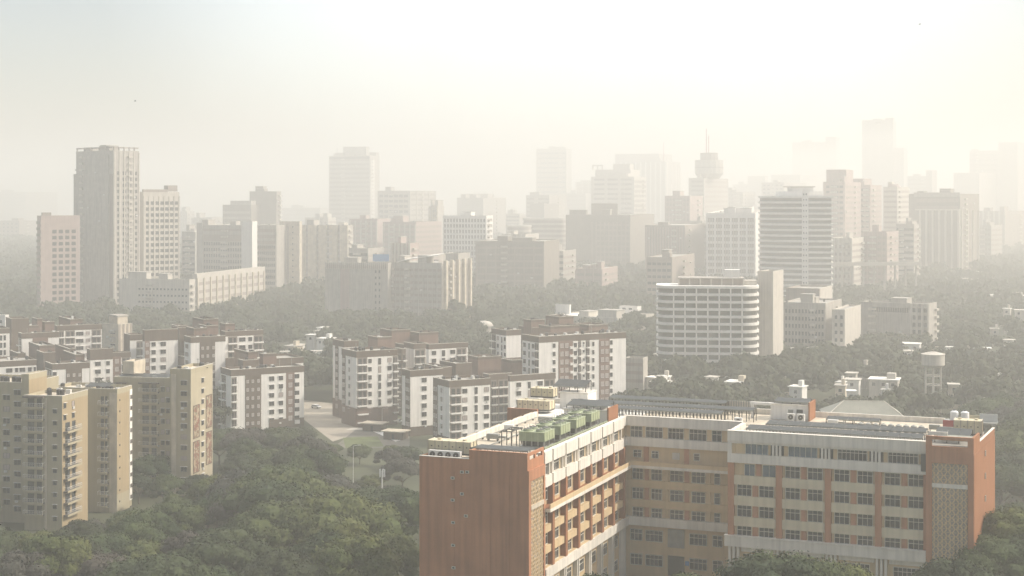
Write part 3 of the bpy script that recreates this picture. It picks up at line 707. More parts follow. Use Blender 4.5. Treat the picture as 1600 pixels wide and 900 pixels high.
def penthouse(x0, x1, y0, y1, z1, label, brickside=False, canopy=False, portal=False):
    X, Y = roofw((x0 + x1) / 2, y0); r = empty('plant_room', (X, Y, 42.1), -A0, label, 'plant room', 'rooftop plant rooms of the institution')
    L = x1 - x0; d = y1 - y0; h = z1 - 42.1; m_ = MB(); m_.box(-L / 2, L / 2, 0, d, 0, h, 'white'); m_.build('wall', r)
    q = MB(); q.box(-L / 2 - .25, L / 2 + .1, -.25, d + .2, h + .002, h + .25, 'offwhite'); q.build('roof', r)
    if brickside: q = MB(); q.box(L / 2 + .002, L / 2 + .3, -.6, d + .4, 0, h + .75, 'brick2'); q.build('brick_fin', r)
    dd = MB(); dd.box(-.5, .5, -.06, 0, 0, 2.0, 'steel'); dd.build('door', r)
    v = MB(); v.box(L / 4 - .6, L / 4 + .6, -.06, 0, 1.2, 2.1, 'darksteel'); v.build('louvre', r)
penthouse(-33.5, -24.6, 6.0, 11.0, 44.5, 'white plant room with a brick fin behind the cooling towers', True)
penthouse(-40.8, -34.8, 24.0, 29.5, 45.2, 'tall white plant room under a tilted solar canopy at the far left corner')
penthouse(3.0, 10.0, 24.5, 29.5, 44.9, 'white plant room with a brick side behind the long solar rows', True)
solar(-33.0, -24.8, 8.2, 44.8, 4.4, 7, 'solar array on top of the plant room behind the cooling towers', .7, step=1.2)
solar(-42.5, -35.5, 26.5, 45.5, 4.0, 14, 'tilted solar canopy on top of the tall white plant room', 1.1)
solar(3.2, 9.9, 26.5, 45.2, 3.6, 5, 'dark solar sheet on the plant room with the brick side', .4)
def ac(x, y, z, label, rz=0):
    r = rthing('ac_unit', label, 'air conditioner', x, y, z, 'air conditioning units on the institution roof')
    if 'ac' not in cache:
        a = MB(); a.box(-.75, .75, -.4, .4, .15, 1.5, 'acgrey'); a.box(-.7, -.6, -.4, .4, 0, .15, 'darksteel'); a.box(.6, .7, -.4, .4, 0, .15, 'darksteel')
        f_ = MB(); n = 18
        f_.quad([(.5 * math.cos(-2 * math.pi * k / n + .1), -.42, .85 + .5 * math.sin(2 * math.pi * k / n)) for k in range(n)][::1], 'darksteel')
        f_.box(-.08, .08, -.46, -.42, .77, .93, 'acgrey'); cache['ac'] = (a.mesh('casing'), f_.mesh('fan_grille'))
    inst('casing', cache['ac'][0], r, (0, 0, 0)); inst('fan_grille', cache['ac'][1], r, (0, 0, 0))
ac(-32.0, 1.0, 42.1, 'white fan unit standing alone left of the cooling towers')
ac(-31.0, 14.0, 42.1, 'left of two fan units behind the row of cooling towers'); ac(-29.0, 14.0, 42.1, 'right of two fan units behind the row of cooling towers')
ac(6.9, 22.8, 42.1, 'left of two fan units before the brick sided plant room'); ac(8.8, 22.8, 42.1, 'right of two fan units before the brick sided plant room')
ac(-1.2, 13.4, 42.1, 'fan unit behind the corner where the recess meets the right block')
for i, x in enumerate((-39.6, -38.2, -36.8, -35.4)):
    ac(x, -40.9, 42.0, ['leftmost', 'second from left', 'second from right', 'rightmost'][i] + ' of four fan units tucked under the near cream tank')
def rooftop_bits():
    rr = random.Random(4); G_ = 'ducts and boxes on the institution roof'
    spots = [(-38.5, -30, 'low duct box on the pale wing roof nearest the viewer'), (-37.5, -20, 'low duct box half way along the pale wing roof'), (-38.8, -9, 'low duct box on the pale wing roof behind the middle'),
             (-36.0, 3, 'low duct box on the wing roof beside the lone fan unit'), (-20, 28.5, 'duct box at the back parapet over the recess, left'), (-8, 28.5, 'duct box at the back parapet over the recess, right'), (15.5, 19.5, 'duct box between plant room and ventilators'), (34, 20, 'duct box left of the panelled tank on the stair tower')]
    for i, (x, y, l) in enumerate(spots):
        r = rthing('duct_box', l, 'duct', x, y, 42.1, G_); a = MB(); L = rr.uniform(1.6, 3.2); a.box(-L / 2, L / 2, -.5, .5, .35, 1.2, 'steel' if i % 2 else 'acgrey'); a.build('casing', r)
        c = MB(); c.bar((L / 2, 0, .7), (L / 2 + rr.uniform(1, 3), 0, .7), .4, 'steel'); c.build('spout', r)
        for sg in (-1, 1): q = MB(); q.box(sg * L * .4 - .05, sg * L * .4 + .05, -.45, .45, 0, .35, 'darksteel'); q.build('leg', r)
    for i, (x0, y0, x1, y1, l) in enumerate(((-39.8, -34, -39.8, 8, 'long conduit along the left parapet of the wing'), (-35.4, -33, -35.4, 10, 'conduit across the pale wing roof left of the cooling towers'), (-2, 12.8, 34, 12.8, 'conduit between the solar rows and the ventilators'))):
        X, Y = roofw(x0, y0); r = empty('conduit', (X, Y, 42.1), -A0, l, 'conduit', 'conduits on the institution roof'); c = MB(); c.bar((0, 0, .3), (x1 - x0, y1 - y0, .3), .16, 'steel'); c.build('pipe', r)
        n = 10; c = MB()
        for k in range(n): u, v = (x1 - x0) * (k + .5) / n, (y1 - y0) * (k + .5) / n; c.box(u - .15, u + .15, v - .15, v + .15, 0, .25, 'darksteel')
        o = c.build('pad', r); o['kind'] = 'stuff'
rooftop_bits()
def vents():
    for i in range(9):
        r = rthing('roof_ventilator', ['leftmost', 'second from left', 'third from left', 'fourth from left', 'middle', 'fourth from right', 'third from right', 'second from right', 'rightmost'][i] + ' of nine round topped black ventilators behind the right solar rows', 'ventilator', 21.5 + 1.35 * i, 14.5, 42.0, 'round topped ventilators on the right roof')
        if 'vt' not in cache:
            m_ = MB(); m_.cyl(0, 0, 0, 1.4, .4, 'darksteel', 12); h = MB(); h.cyl(0, 0, 1.4, 1.6, .55, 'steel', 12); h.cyl(0, 0, 1.6, 1.85, .55, 'steel', 12, .15)
            cache['vt'] = (m_.mesh('shaft'), h.mesh('cap'))
        inst('shaft', cache['vt'][0], r, (0, 0, 0)); inst('cap', cache['vt'][1], r, (0, 0, 0))
vents()
for x, l in ((37.0, 'left'), (38.9, 'right')):
    r = rthing('round_tank', l + ' one of two white cylindrical tanks at the far right of the roof', 'water tank', x, 25.5, 43.4, 'white cylindrical tanks')
    m_ = MB(); m_.cyl(0, 0, 0, 1.7, .75, 'tankw', 18); m_.cyl(0, 0, 1.7, 2.0, .75, 'tankw', 18, .25); m_.build('tank_body', r); m_ = MB(); m_.cyl(0, 0, 2.0, 2.15, .25, 'black', 10); m_.build('lid', r)
def frames():
    r = rthing('equipment_deck', 'grey steel deck with red panels carrying the two white tanks', 'steel deck', 39, 26, 42.0); m_ = MB()
    m_.box(-4, 5.6, -1.2, 2.2, 1.1, 1.38, 'steel'); m_.build('deck', r)
    m_ = MB(); m_.box(-4.0, -1.2, -1.4, -1.25, .2, 1.6, 'redpaint'); m_.build('red_panel', r); m_ = MB(); m_.box(1.0, 2.2, -1.4, -1.25, .2, 1.5, 'redpaint'); m_.build('red_panel', r)
    m_ = MB()
    for k in range(9): m_.box(-4 + k * 1.2, -3.85 + k * 1.2, -1.2, -1.05, 0, 1.1, 'darksteel')
    m_.build('leg', r); m_ = MB(); m_.box(2.4, 5.6, 1.0, 1.15, 1.38, 2.8, 'acgrey'); m_.box(-1, 2.4, 1.1, 1.25, 1.4, 2.4, 'tank'); m_.build('screen', r)
    r = rthing('metal_screen', 'grey corrugated metal screen beside the portal on the roof', 'screen', -2.5, 28, 42.1); m_ = MB(); m_.box(-5.5, 1.5, 0, .12, .6, 2.7, 'steel')
    for k in range(14): m_.box(-5.4 + k * .5, -5.2 + k * .5, -.08, 0, .6, 2.7, 'concp')
    m_.build('sheet', r); m_ = MB()
    for k in range(5): m_.box(-5.4 + k * 1.6, -5.25 + k * 1.6, .13, .28, 0, .9, 'darksteel')
    m_.build('post', r)
    r = rthing('white_portal', 'open white concrete portal left of the brick sided plant room', 'portal', .8, 24.8, 42.1); m_ = MB()
    m_.box(-2.2, -1.7, 0, .5, 0, 2.6, 'white'); m_.box(1.7, 2.2, 0, .5, 0, 2.6, 'white'); m_.build('column', r); m_ = MB(); m_.box(-2.3, 2.3, -.05, .6, 2.602, 3.1, 'white'); m_.build('beam', r)
    r = rthing('wall_frame', 'low white wall opening left of the screen on the stair tower roof', 'wall', 35.6, 5.2, 42.0); m_ = MB()
    m_.box(-1, 2.2, 0, .3, 1.6, 2.2, 'offwhite'); m_.box(-1, -.5, 0, .3, 0, 1.6, 'offwhite'); m_.build('frame', r)
frames()

# ---------------------------------------------------------------- cream apartment towers, left foreground
def cream1():
    b = Bld('apartment_tower', 'greenish cream apartment tower with brown balconies at the left edge of the view', 'apartment block', 97, 392, 12, 'cream apartment towers', 0)
    W = b.wing(97, 392, 38, 137, 619, 'cream', roof='tile', base=-2)
    zt = W.zt; L, R = W.L, W.R
    L.balc(40, 70, zt - .3, 12, 3.05, 'rail'); L.wins([(83, 89)], zt - 3.3, 11, 3.05, 1.1, 'dark')
    b.mb('parapet', 'slabbrown')
    L.panel('canopy', 'slabbrown', 39, 71, zt - .55, zt - .05, 1.35)
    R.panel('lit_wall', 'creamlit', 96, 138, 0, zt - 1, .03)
    R.balc(99, 121, zt - 6.6, 10, 3.05, 'rail'); R.wins([(99, 103), (112, 116)], zt - 2, 2, 3.05, 1.2, 'dark')
    L.panel('wall_stripe', 'tile', 70, 73, 0, zt - .6, .12)
    b.clutter(W, 6, 3)
    V = b.wing(44, 402, -60, 73, 598, 'cream', roof='tile', LR=16); 
    V.L.wins([(6, 15)], V.zt - 3.4, 11, 3.05, 1.25); V.L.wins([(23, 32)], V.zt - 2.0, 11, 3.05, 1.25); V.L.wins([(-12, -4)], V.zt - 3.4, 11, 3.05, 1.25)
    for i in range(5):
        m_ = MB(); x = V.x1 - 4.5 - i * 1.7; m_.cyl(x, V.y0 + 3 + (i % 2), V.zt - .85, V.zt + .9, .75, 'black', 14); m_.cyl(x, V.y0 + 3 + (i % 2), V.zt + .9, V.zt + 1.15, .75, 'black', 14, .3); m_.build('water_tank', b.root, b.z0)
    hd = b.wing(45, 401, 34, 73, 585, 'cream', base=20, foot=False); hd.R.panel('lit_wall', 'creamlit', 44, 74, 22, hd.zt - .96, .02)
    U = b.wing(183, 415, 126, 206, 608, 'cream', roof='tile')
    U.L.balc(156, 170, U.zt - 1.6, 12, 3.05, 'rail'); U.L.panel('wall_stripe', 'tile', 171, 183, 0, U.zt - 1, .06)
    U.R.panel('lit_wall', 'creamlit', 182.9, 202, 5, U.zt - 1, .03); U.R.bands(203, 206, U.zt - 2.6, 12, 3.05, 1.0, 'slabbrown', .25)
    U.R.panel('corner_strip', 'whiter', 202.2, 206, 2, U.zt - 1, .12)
    U.R.punch(185, 189, 1, U.zt - 3, 11, 3.05, .4, .4)
    b.clutter(U, 7, 8)
    M_ = b.wing(130, 424, 80, 160, 606, 'cream', roof='tile'); b.clutter(M_, 5, 12)
    # rooftop solar sheet
    m_ = MB(); z = U.zt + .3
    m_.quad([(U.x0 + .5, U.y0 + 1.5, z), (U.x1 - 3.5, U.y0 + 1.5, z), (U.x1 - 3.5, U.y0 + 5, z + .7), (U.x0 + .5, U.y0 + 5, z + .7)], 'solar')
    m_.quad([(U.x0 + .5, U.y0 + 1.5, z - .06), (U.x0 + .5, U.y0 + 5, z + .64), (U.x1 - 3.5, U.y0 + 5, z + .64), (U.x1 - 3.5, U.y0 + 1.5, z - .06)], 'darksteel')
    for k in range(6):
        x = U.x0 + 1 + k * 1.7; m_.bar((x, U.y0 + 1.6, z - 1.2), (x, U.y0 + 1.6, z), .1, 'steel'); m_.bar((x, U.y0 + 4.9, z - 1.2), (x, U.y0 + 4.9, z + .6), .1, 'steel')
    m_.build('solar_panels', b.root, b.z0)
    b.done()
def cream2():
    b = Bld('apartment_tower', 'cream apartment tower with framed reddish murals on its sunlit side', 'apartment block', 298, 438, 12, 'cream apartment towers', 0)
    W = b.wing(298, 438, 266, 332, 577, 'cream', roof='tile'); zt = W.zt
    W.L.wins([(283, 292)], zt - 3.2, 10, 3.08, 1.35); W.L.panel('wall_stripe', 'tile', 268, 275, 0, zt - 1.5, .12)
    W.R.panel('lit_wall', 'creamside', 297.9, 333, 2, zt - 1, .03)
    W.R.wins([(314.5, 318)], zt - 3.4, 10, 3.08, 1.3)
    for i, (p0, p1, y0, y1) in enumerate(((302, 311, 634, 683), (322, 330, 618, 667), (302, 311, 690, 737), (322, 330, 675, 724))):
        m_ = MB(); a, c = W.R.t(p0), W.R.t(p1); Y = W.R.Y((a + c) / 2); z0, z1 = zy(y1, Y), zy(y0, Y)
        W.R.box(m_, a, c, z0, z1, .03, .09, 'mural'); o = m_.build('mural', b.root, b.z0); o['label'] = 'framed reddish leafy mural'
        fr = MB()
        for q in ((a - .25, a, z0, z1), (c, c + .25, z0, z1), (a - .25, c + .25, z0 - .25, z0), (a - .25, c + .25, z1, z1 + .25)): W.R.box(fr, q[0], q[1], q[2], q[3], .03, .14, 'brown')
        fo = fr.build('frame', o, b.z0)
    b.clutter(W, 8, 5)
    V = b.wing(267, 442, 178, 285, 591, 'cream', roof='tile'); z = V.zt
    V.L.balc(219, 249, z - 1.4, 11, 3.08, 'rail'); V.L.panel('canopy', 'slabbrown', 219, 249, z - 1.7, z - 1.3, 1.35)
    V.L.wins([(252, 257), (260, 265)], z - 2.6, 11, 3.08, 1.25, 'dark'); V.L.panel('canopy', 'slabbrown', 181, 199, z - 2.0, z - 1.5, .9)
    b.clutter(V, 6, 6)
    hd = b.wing(209, 448, 192, 227, 565, 'tile', base=28, foot=False)
    m_ = MB(); m_.quad([(V.x0 + 1, V.y0 + 1, z + .1), (V.x1 - 1, V.y0 + 1, z + .1), (V.x1 - 1, V.y0 + 4, z + .7), (V.x0 + 1, V.y0 + 4, z + .7)], 'solar')
    for k in range(8): x = V.x0 + 1.5 + k * 1.8; m_.bar((x, V.y0 + 3.9, z - .9), (x, V.y0 + 3.9, z + .65), .1, 'steel'); m_.bar((x, V.y0 + 1.1, z - .9), (x, V.y0 + 1.1, z + .1), .1, 'steel')
    m_.build('solar_panels', b.root, b.z0)
    b.done()
cream1(); cream2()

# ---------------------------------------------------------------- white and brown apartment blocks
P_ = 3.07
def stair(b, px, Y, pl, pr, yt, base=12, m_='rust'):
    w_ = b.wing(px, Y, pl, pr, yt, m_, par='brown', ph=1.0, base=base, foot=False); b.clutter(w_, 2, int(px * 7)); return w_
def whiteblock(label, px, Y, a=60): return Bld('apartment_block', label, 'apartment block', px, Y, a, 'white and brown apartment blocks')
def blockE():
    b = whiteblock('white and brown block half hidden by the wood, right of the tower with murals', 361, 558)
    W = b.wing(361, 558, 345, 475, 578, 'white', 'brown', 2.3); z = W.zt; R, L = W.R, W.L
    R.panel('brown_panel', 'brown', 383, 408, 0, z - 2.2, .10); R.panel('brown_panel', 'rust', 447, 460, 0, z - 2.2, .10); R.panel('brown_panel', 'brown', 420, 475, -1, 3.5, .12)
    R.wins([(385, 388.5), (393, 396.5), (402, 405.5)], z - 4.2, 6, P_, .9, 'pale'); R.wins([(421, 428), (436, 442)], z - 3.4, 7, P_, 1.4)
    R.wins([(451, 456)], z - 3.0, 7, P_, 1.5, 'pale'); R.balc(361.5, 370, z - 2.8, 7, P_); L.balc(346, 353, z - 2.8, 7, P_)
    R.wins([(460.5, 467)], z - 3.0, 7, P_, 1.5); R.bands(460, 467.5, z - 4.6, 7, P_, 1.4, 'white', .7)
    b.clutter(W, 12, 21)
    W2 = b.wing(432, 592, 408, 474, 560, 'white', 'brown', 2.3)
    X = b.wing(346, 600, 325, 400, 560, 'brown'); 
    stair(b, 292, 600, 270, 308, 559); stair(b, 388, 585, 366, 402, 550); stair(b, 380, 572, 372, 404, 563, 15, 'brown'); stair(b, 411, 588, 406, 432, 553); stair(b, 325, 604, 312, 346, 550)
    b.done()
def blockC():
    b = whiteblock('white and brown block standing behind the tower with murals', 225, 600)
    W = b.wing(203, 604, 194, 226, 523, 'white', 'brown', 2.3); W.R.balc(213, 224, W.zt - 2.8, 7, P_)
    W.L.panel('brown_panel', 'brown', 194, 203, 0, W.zt - 2.2, .1)
    V = b.wing(226, 600, 223, 278, 516, 'white', 'brown', 4.4); z = V.zt
    V.R.panel('brown_panel', 'rust', 226, 234, 0, z - 4.3, .1); V.R.wins([(237, 243), (251, 259)], z - 5.0, 7, P_, 1.4); V.R.wins([(228, 232)], z - 5, 7, P_, 1.3, 'pale')
    D = b.wing(280, 622, 270, 300, 512, 'brown')
    U = b.wing(298, 588, 288, 352, 527, 'white', 'brown', 2.2); z = U.zt
    U.R.panel('brown_panel', 'brown', 312, 336, 0, z - 2, .1); U.R.wins([(315, 318), (323, 326), (332, 335)], z - 4, 6, P_, .9, 'pale')
    U.L.wins([(290, 294)], z - 3, 6, P_, 1.5); b.clutter(U, 6, 33)
    T = b.wing(352, 606, 346, 411, 518, 'white', 'brown', 2.0); z = T.zt
    T.R.wins([(374, 383), (388, 394)], z - 2.8, 7, P_, 1.4); T.R.balc(356, 371, z - 2.2, 7, P_); T.R.balc(396, 411, z - 2.2, 7, P_); b.clutter(T, 10, 34)
    stair(b, 318, 630, 301, 341, 499); stair(b, 276, 625, 268, 293, 509, m_='brown'); stair(b, 303, 606, 291, 323, 513); stair(b, 352, 622, 344, 367, 506); stair(b, 322, 614, 310, 340, 509)
    b.done()
def blockD():
    b = whiteblock('brown topped white block rising just behind the flat cream roofs at left', 141, 590)
    W = b.wing(141, 592, 136, 204, 553, 'white', 'brown', 2.0); z = W.zt
    H_ = b.wing(141, 591.2, 136, 176, 546, 'white', 'brown', 4.2); W.R.panel('brown_panel', 'rust', 176.5, 189, 0, z - 1.5, .1)
    H_.R.wins([(149, 157), (166, 171.5)], H_.zt - 4.9, 8, P_, 1.5); W.R.wins([(180, 185)], z - 2.6, 8, P_, 1.5, 'pale'); W.R.balc(190, 203, z - 2, 8, P_)
    V = b.wing(82, 572, 71, 140, 569, 'white', 'brown', 2.2); z = V.zt
    V.R.panel('brown_panel', 'brown', 103, 128, 0, z - 2, .1); V.R.wins([(105, 108), (114, 117), (123, 126)], z - 4.1, 7, P_, .9, 'pale'); V.L.balc(72, 80, z - 2.5, 7, P_); V.R.wins([(83, 88)], z - 3, 7, P_, 1.5); b.clutter(V, 9, 41)
    stair(b, 62, 610, 45, 86, 540); stair(b, 108, 615, 86, 118, 545); stair(b, 118, 590, 99, 132, 554, 12, 'rust'); stair(b, 68, 600, 57, 87, 551, 12, 'brown'); stair(b, 28, 615, 15, 40, 552, 12, 'brown')
    b.done()
def blockB():
    b = whiteblock('low white block cut by the left edge, behind the near cream tower', -25, 588)
    W = b.wing(-25, 588, -40, 57, 566, 'white', 'brown', 2.2); z = W.zt
    W.R.wins([(10, 19), (24, 28), (31, 39), (44, 49), (53, 56)], z - 2.9, 7, P_, 1.5); b.clutter(W, 6, 50); b.done()
def blockA():
    b = whiteblock('farthest left white and brown block with stacked balconies and many brown roof boxes', 33, 630)
    W = b.wing(34, 632, 29, 92, 521, 'white', 'brown', 2.2); z = W.zt
    W.R.panel('brown_panel', 'rust', 51, 75, 0, z - 2, .1); W.R.wins([(53, 56), (61, 64), (70, 73)], z - 4.5, 6, P_, .9, 'pale'); W.L.balc(30, 33.5, z - 2.5, 6, P_); b.clutter(W, 8, 61)
    V = b.wing(89, 650, 86, 159, 509, 'white', 'brown', 2.2); z = V.zt
    V.R.balc(92, 100, z - 2.4, 7, P_); V.R.balc(102, 117, z - 2.4, 7, P_); V.R.wins([(119, 130)], z - 3, 7, P_, 1.5); V.R.wins([(134, 140)], z - 3, 7, P_, 1.4, 'pale'); V.R.balc(143, 158, z - 2.4, 7, P_); b.clutter(V, 8, 62)
    U = b.wing(-20, 640, -30, 15, 514, 'white', 'brown', 2.2); U.R.wins([(0, 3), (6, 9)], U.zt - 3, 8, P_, 2); 
    D = b.wing(18, 652, 9, 45, 498, 'brown', base=-1)
    stair(b, 43, 656, 32, 60, 509); stair(b, 70, 672, 59, 85, 503); stair(b, 110, 668, 92, 129, 499); stair(b, 58, 668, 50, 66, 498)
    b.done()
def blockF():
    b = whiteblock('tall white block with brown base beside the lawns and car park', 557, 570)
    W = b.wing(557, 570, 534, 621, 549, 'white', 'brown', 2.4); z = W.zt; L, R = W.L, W.R
    V = b.wing(538, 592, 520, 560, 533, 'white', 'brown', 2.4); 
    V.L.panel('brown_panel', 'brown', 524, 529, 0, V.zt - 2, .1); V.L.wins([(525.2, 527.8)], V.zt - 3.6, 10, P_, 1.5, 'pale')
    L.panel('brown_panel', 'brown', 535, 540, 0, z - 2, .1); L.wins([(536, 539)], z - 3.6, 9, P_, 1.5, 'pale'); L.wins([(545, 547)], z - 3.6, 7, P_, 1.5)
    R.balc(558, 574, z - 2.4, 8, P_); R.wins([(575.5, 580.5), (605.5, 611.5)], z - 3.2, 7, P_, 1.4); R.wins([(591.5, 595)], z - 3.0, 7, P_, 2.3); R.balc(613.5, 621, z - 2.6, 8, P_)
    for f_, p in ((L, (534, 557)), (R, (557, 621)), (V.L, (520, 538))): f_.panel('brown_base', 'rust', p[0], p[1], -1, 7.0, .14)
    b.clutter(W, 12, 71); b.clutter(V, 3, 72)
    b.wing(640, 625, 618, 660, 540, 'brown', base=-1)
    X = b.wing(647, 606, 631.5, 668, 537, 'white', 'brown', 2.2); X.R.balc(648, 665, X.zt - 2.4, 6, P_)
    Q = b.wing(670, 600, 666, 731, 538, 'white', 'brown', 2.0); z = Q.zt
    Q.R.wins([(675, 681), (704, 711)], z - 2.8, 8, P_, 1.4); Q.R.wins([(691, 695)], z - 2.6, 8, P_, 2.3); Q.R.balc(713, 729, z - 2.2, 8, P_); b.clutter(Q, 8, 73)
    for yy in (625,): 
        m_ = b.wing(628, 600, 617, 634, 545, 'brown'); m_.R.balc(629, 634, m_.zt - 2, 7, P_); m_.L.balc(621, 627, m_.zt - 2, 7, P_)
    stair(b, 612, 640, 594, 641, 516); stair(b, 655, 640, 640, 685, 520); stair(b, 590, 610, 575, 612, 527, 12, 'rust')
    b.done()
def blockH():
    b = whiteblock('white and brown block directly behind the left parapet of the brick building', 702, 524)
    W = b.wing(702, 524, 677, 766, 595, 'white', 'brown', 2.3); z = W.zt; L, R = W.L, W.R
    L.panel('brown_panel', 'brown', 677, 684, 0, z - 2, .1); L.wins([(678.5, 680), (681.5, 683)], z - 3.2, 7, P_, 1.3, 'pale'); L.wins([(689, 691)], z - 3.2, 6, P_, 1.4)
    R.balc(703, 721, z - 2.4, 7, P_); R.wins([(722.5, 730), (756.5, 763.5)], z - 3.2, 7, P_, 1.4); R.wins([(742, 746)], z - 2.8, 7, P_, 2.3); b.clutter(W, 14, 81)
    V = b.wing(641, 548, 628, 692, 579, 'white', 'brown', 2.3); z = V.zt
    V.L.panel('brown_panel', 'brown', 633.5, 641, 0, z - 2, .1); V.L.wins([(635, 636.8), (638, 639.8)], z - 3.2, 7, P_, 1.3, 'pale'); V.R.wins([(659.5, 666)], z - 3, 7, P_, 1.4)
    for f_, p in ((V.L, (628, 641)), (V.R, (641, 692)), (L, (677, 702))): f_.panel('brown_base', 'brown', p[0], p[1], -1, 3.4, .14)
    b.clutter(V, 8, 82)
    X = b.wing(764, 552, 755, 800, 585, 'brown'); X.R.balc(767, 776, X.zt - 2.2, 6, P_); X.R.balc(778, 795, X.zt - 2.2, 6, P_)
    Q = b.wing(797, 548, 794, 868, 587, 'white', 'brown', 2.1); z = Q.zt
    Q.R.wins([(807, 814), (840.5, 847.5)], z - 2.8, 6, P_, 1.4); Q.R.wins([(825, 829)], z - 2.6, 6, P_, 2.3); Q.R.balc(850, 867, z - 2.2, 6, P_); b.clutter(Q, 14, 83)
    s_ = stair(b, 747, 580, 731, 783, 558); stair(b, 712, 568, 687, 737, 568, 12, 'brown'); stair(b, 800, 585, 783, 840, 563); stair(b, 690, 560, 660, 706, 574, 12, 'brown')
    b.done()
def blockI():
    b = whiteblock('widest and tallest white and brown block, right of centre behind the roof tanks', 842, 570)
    W = b.wing(842, 570, 816, 978, 526, 'white', 'brown', 2.3); z = W.zt; L, R = W.L, W.R
    L.wins([(818, 821.5), (831.5, 835)], z - 3.2, 8, P_, 1.4); L.wins([(826, 827.8)], z - 3, 8, P_, 2.3); L.balc(835.5, 842, z - 2.6, 8, P_)
    R.panel('brown_panel', 'rust', 872.5, 895, 0, z - 2, .1); R.wins([(875.5, 880), (883, 887.5)], z - 3.1, 8, P_, 1.5, 'pale'); R.wins([(864, 867.5)], z - 3, 8, P_, 1.4)
    R.bands(890, 895.5, z - 4.3, 8, P_, .9, 'white', .6)
    R.panel('brown_panel', 'rust', 936, 952.5, 0, z - 2, .1); R.wins([(939, 943), (946, 950)], z - 3.1, 8, P_, 1.5, 'pale'); R.wins([(953.5, 956.5)], z - 3, 8, P_, 1.4)
    b.clutter(W, 22, 91)
    Y = b.wing(922, 598, 897, 935, 523, 'white', 'brown', 2.2) if False else None
    R.balc(903, 908, z - 2.4, 8, P_); R.balc(915, 921.5, z - 2.4, 8, P_); R.wins([(897, 901), (925.5, 928.5)], z - 3, 8, P_, 1.6); R.wins([(911, 913)], z - 3, 8, P_, .7)
    V = b.wing(791, 612, 768, 814, 516, 'white', 'brown', 2.2); z = V.zt
    V.L.balc(768.5, 775, z - 2.4, 8, P_); V.L.wins([(776.5, 779.5), (787.5, 790.5)], z - 3, 8, P_, 1.4); V.L.wins([(783, 785)], z - 3, 8, P_, 2.3); b.clutter(V, 6, 92)
    D = b.wing(832, 640, 811, 860, 512, 'brown'); 
    stair(b, 830, 640, 818, 851, 500, 12, 'rust'); stair(b, 873, 640, 853, 896, 495); stair(b, 860, 625, 842, 905, 510); stair(b, 920, 640, 896, 950, 508, 12, 'rust')
    b.done()
for f_ in (blockE, blockC, blockD, blockB, blockA, blockF, blockH, blockI): f_()
# ---------------------------------------------------------------- the hazy city behind
def city(name, label, px, Y, pl, pr, yt, wall, a=30, cat='tower block', par=None, ph=1.6, group=None, LL=None, LR=None):
    b = Bld(name, label, cat, px, Y, a, group); W = b.wing(px, Y, pl, pr, yt, wall, par, ph, LL=LL, LR=LR)
    r = random.Random(int(px * 3 + Y)); k = b.k; z = W.zt; Lx, Ly = W.x1 - W.x0, W.y1 - W.y0
    if Lx > 10 and Ly > 5:
        for i in range(r.randint(1, 3)):                # lift rooms and tanks stepping up from the roof
            w_ = r.uniform(.12, .3) * Lx; x = r.uniform(W.x0 + 1, W.x1 - w_ - 1); d = min(Ly - 2, r.uniform(5, 10) * k); h = r.uniform(1.6, 4.2) * k; y = W.y0 + r.uniform(1, max(1.1, min(6, Ly - d - .5)))
            m_ = MB(); m_.box(x, x + w_, y, y + d, z - .86, z + h, wall); o = m_.build('roof_room', b.root)
            m_ = MB(); m_.box(x - .3, x + w_ + .3, y - .3, y + d + .3, z + h + .002, z + h + .5, 'conc'); m_.build('roof_slab', b.root)
        for f_ in (W.L, W.R):                           # stacks of small balconies, sun blades and machines on the walls
            if f_.ln < 8 or r.random() < .25: continue
            t = r.uniform(.1, .75) * f_.ln; bw = r.uniform(2.5, 4.5) * k
            for q in range(24):
                zz = z - (4 + q * 3.6) * k
                if zz < 4 or t + bw > f_.ln: break
                m_ = MB(); f_.box(m_, t, t + bw, zz, zz + 1.1 * k, 0, 1.3 * k, 'concp' if wall != 'concp' else 'conc'); m_.build('balcony', b.root)
            for q in range(r.randint(2, 7)):
                t2 = r.uniform(.05, .9) * f_.ln; zz = z - r.uniform(5, 45) * k
                if zz > 4: m_ = MB(); f_.box(m_, t2, t2 + 1.2 * k, zz, zz + .9 * k, 0, .8 * k, 'acgrey'); m_.build('wall_ac_unit', b.root)
    return b, W
def gridlines(f, p0, p1, z, n, pitch, h, cols, mt='glass', rib='conc', rw=1.0):
    f.bands(p0, p1, z, n, pitch, h, mt); f.ribs(p0, p1, cols, z - n * pitch, z, rw, rib, .25)

# three linked towers at the left
b, W = city('tower_block', 'tallest of the three joined slab towers at the left with comb like crown', 177, 857, 119, 217, 235, 'conc', 40)
z = W.zt
W.R.punch(181, 216, 4, z - 15, 24, 3.4, 2.2, 1.9); W.L.punch(124, 176, 3, z - 16, 1, 3.4, 2, 1.8)
W.R.ribs(179, 217, 5, 5, z - 1, .7, 'concp', .5); W.L.panel('recess', 'pinkd', 171, 177, 5, z - 17, .1); W.L.panel('slab_panel', 'conc', 128, 170, 5, z - 3, .6)
m_ = MB()
for i in range(5):
    W.R.box(m_, W.R.ln * i / 5 + .5, W.R.ln * (i + 1) / 5 - .5, z + 1.6, z + 2.6, -1.2, .2, 'pinkd'); W.R.box(m_, W.R.ln * i / 5 + .5, W.R.ln * i / 5 + 1, z, z + 1.6, -1, .1, 'pinkd')
    W.L.box(m_, W.L.ln * i / 5 + .5, W.L.ln * (i + 1) / 5 - 1, z + 1.6, z + 2.6, -1.2, .2, 'pinkd'); W.L.box(m_, W.L.ln * i / 5 + .5, W.L.ln * i / 5 + 1, z, z + 1.6, -1, .1, 'pinkd')
m_.build('crown', b.root)
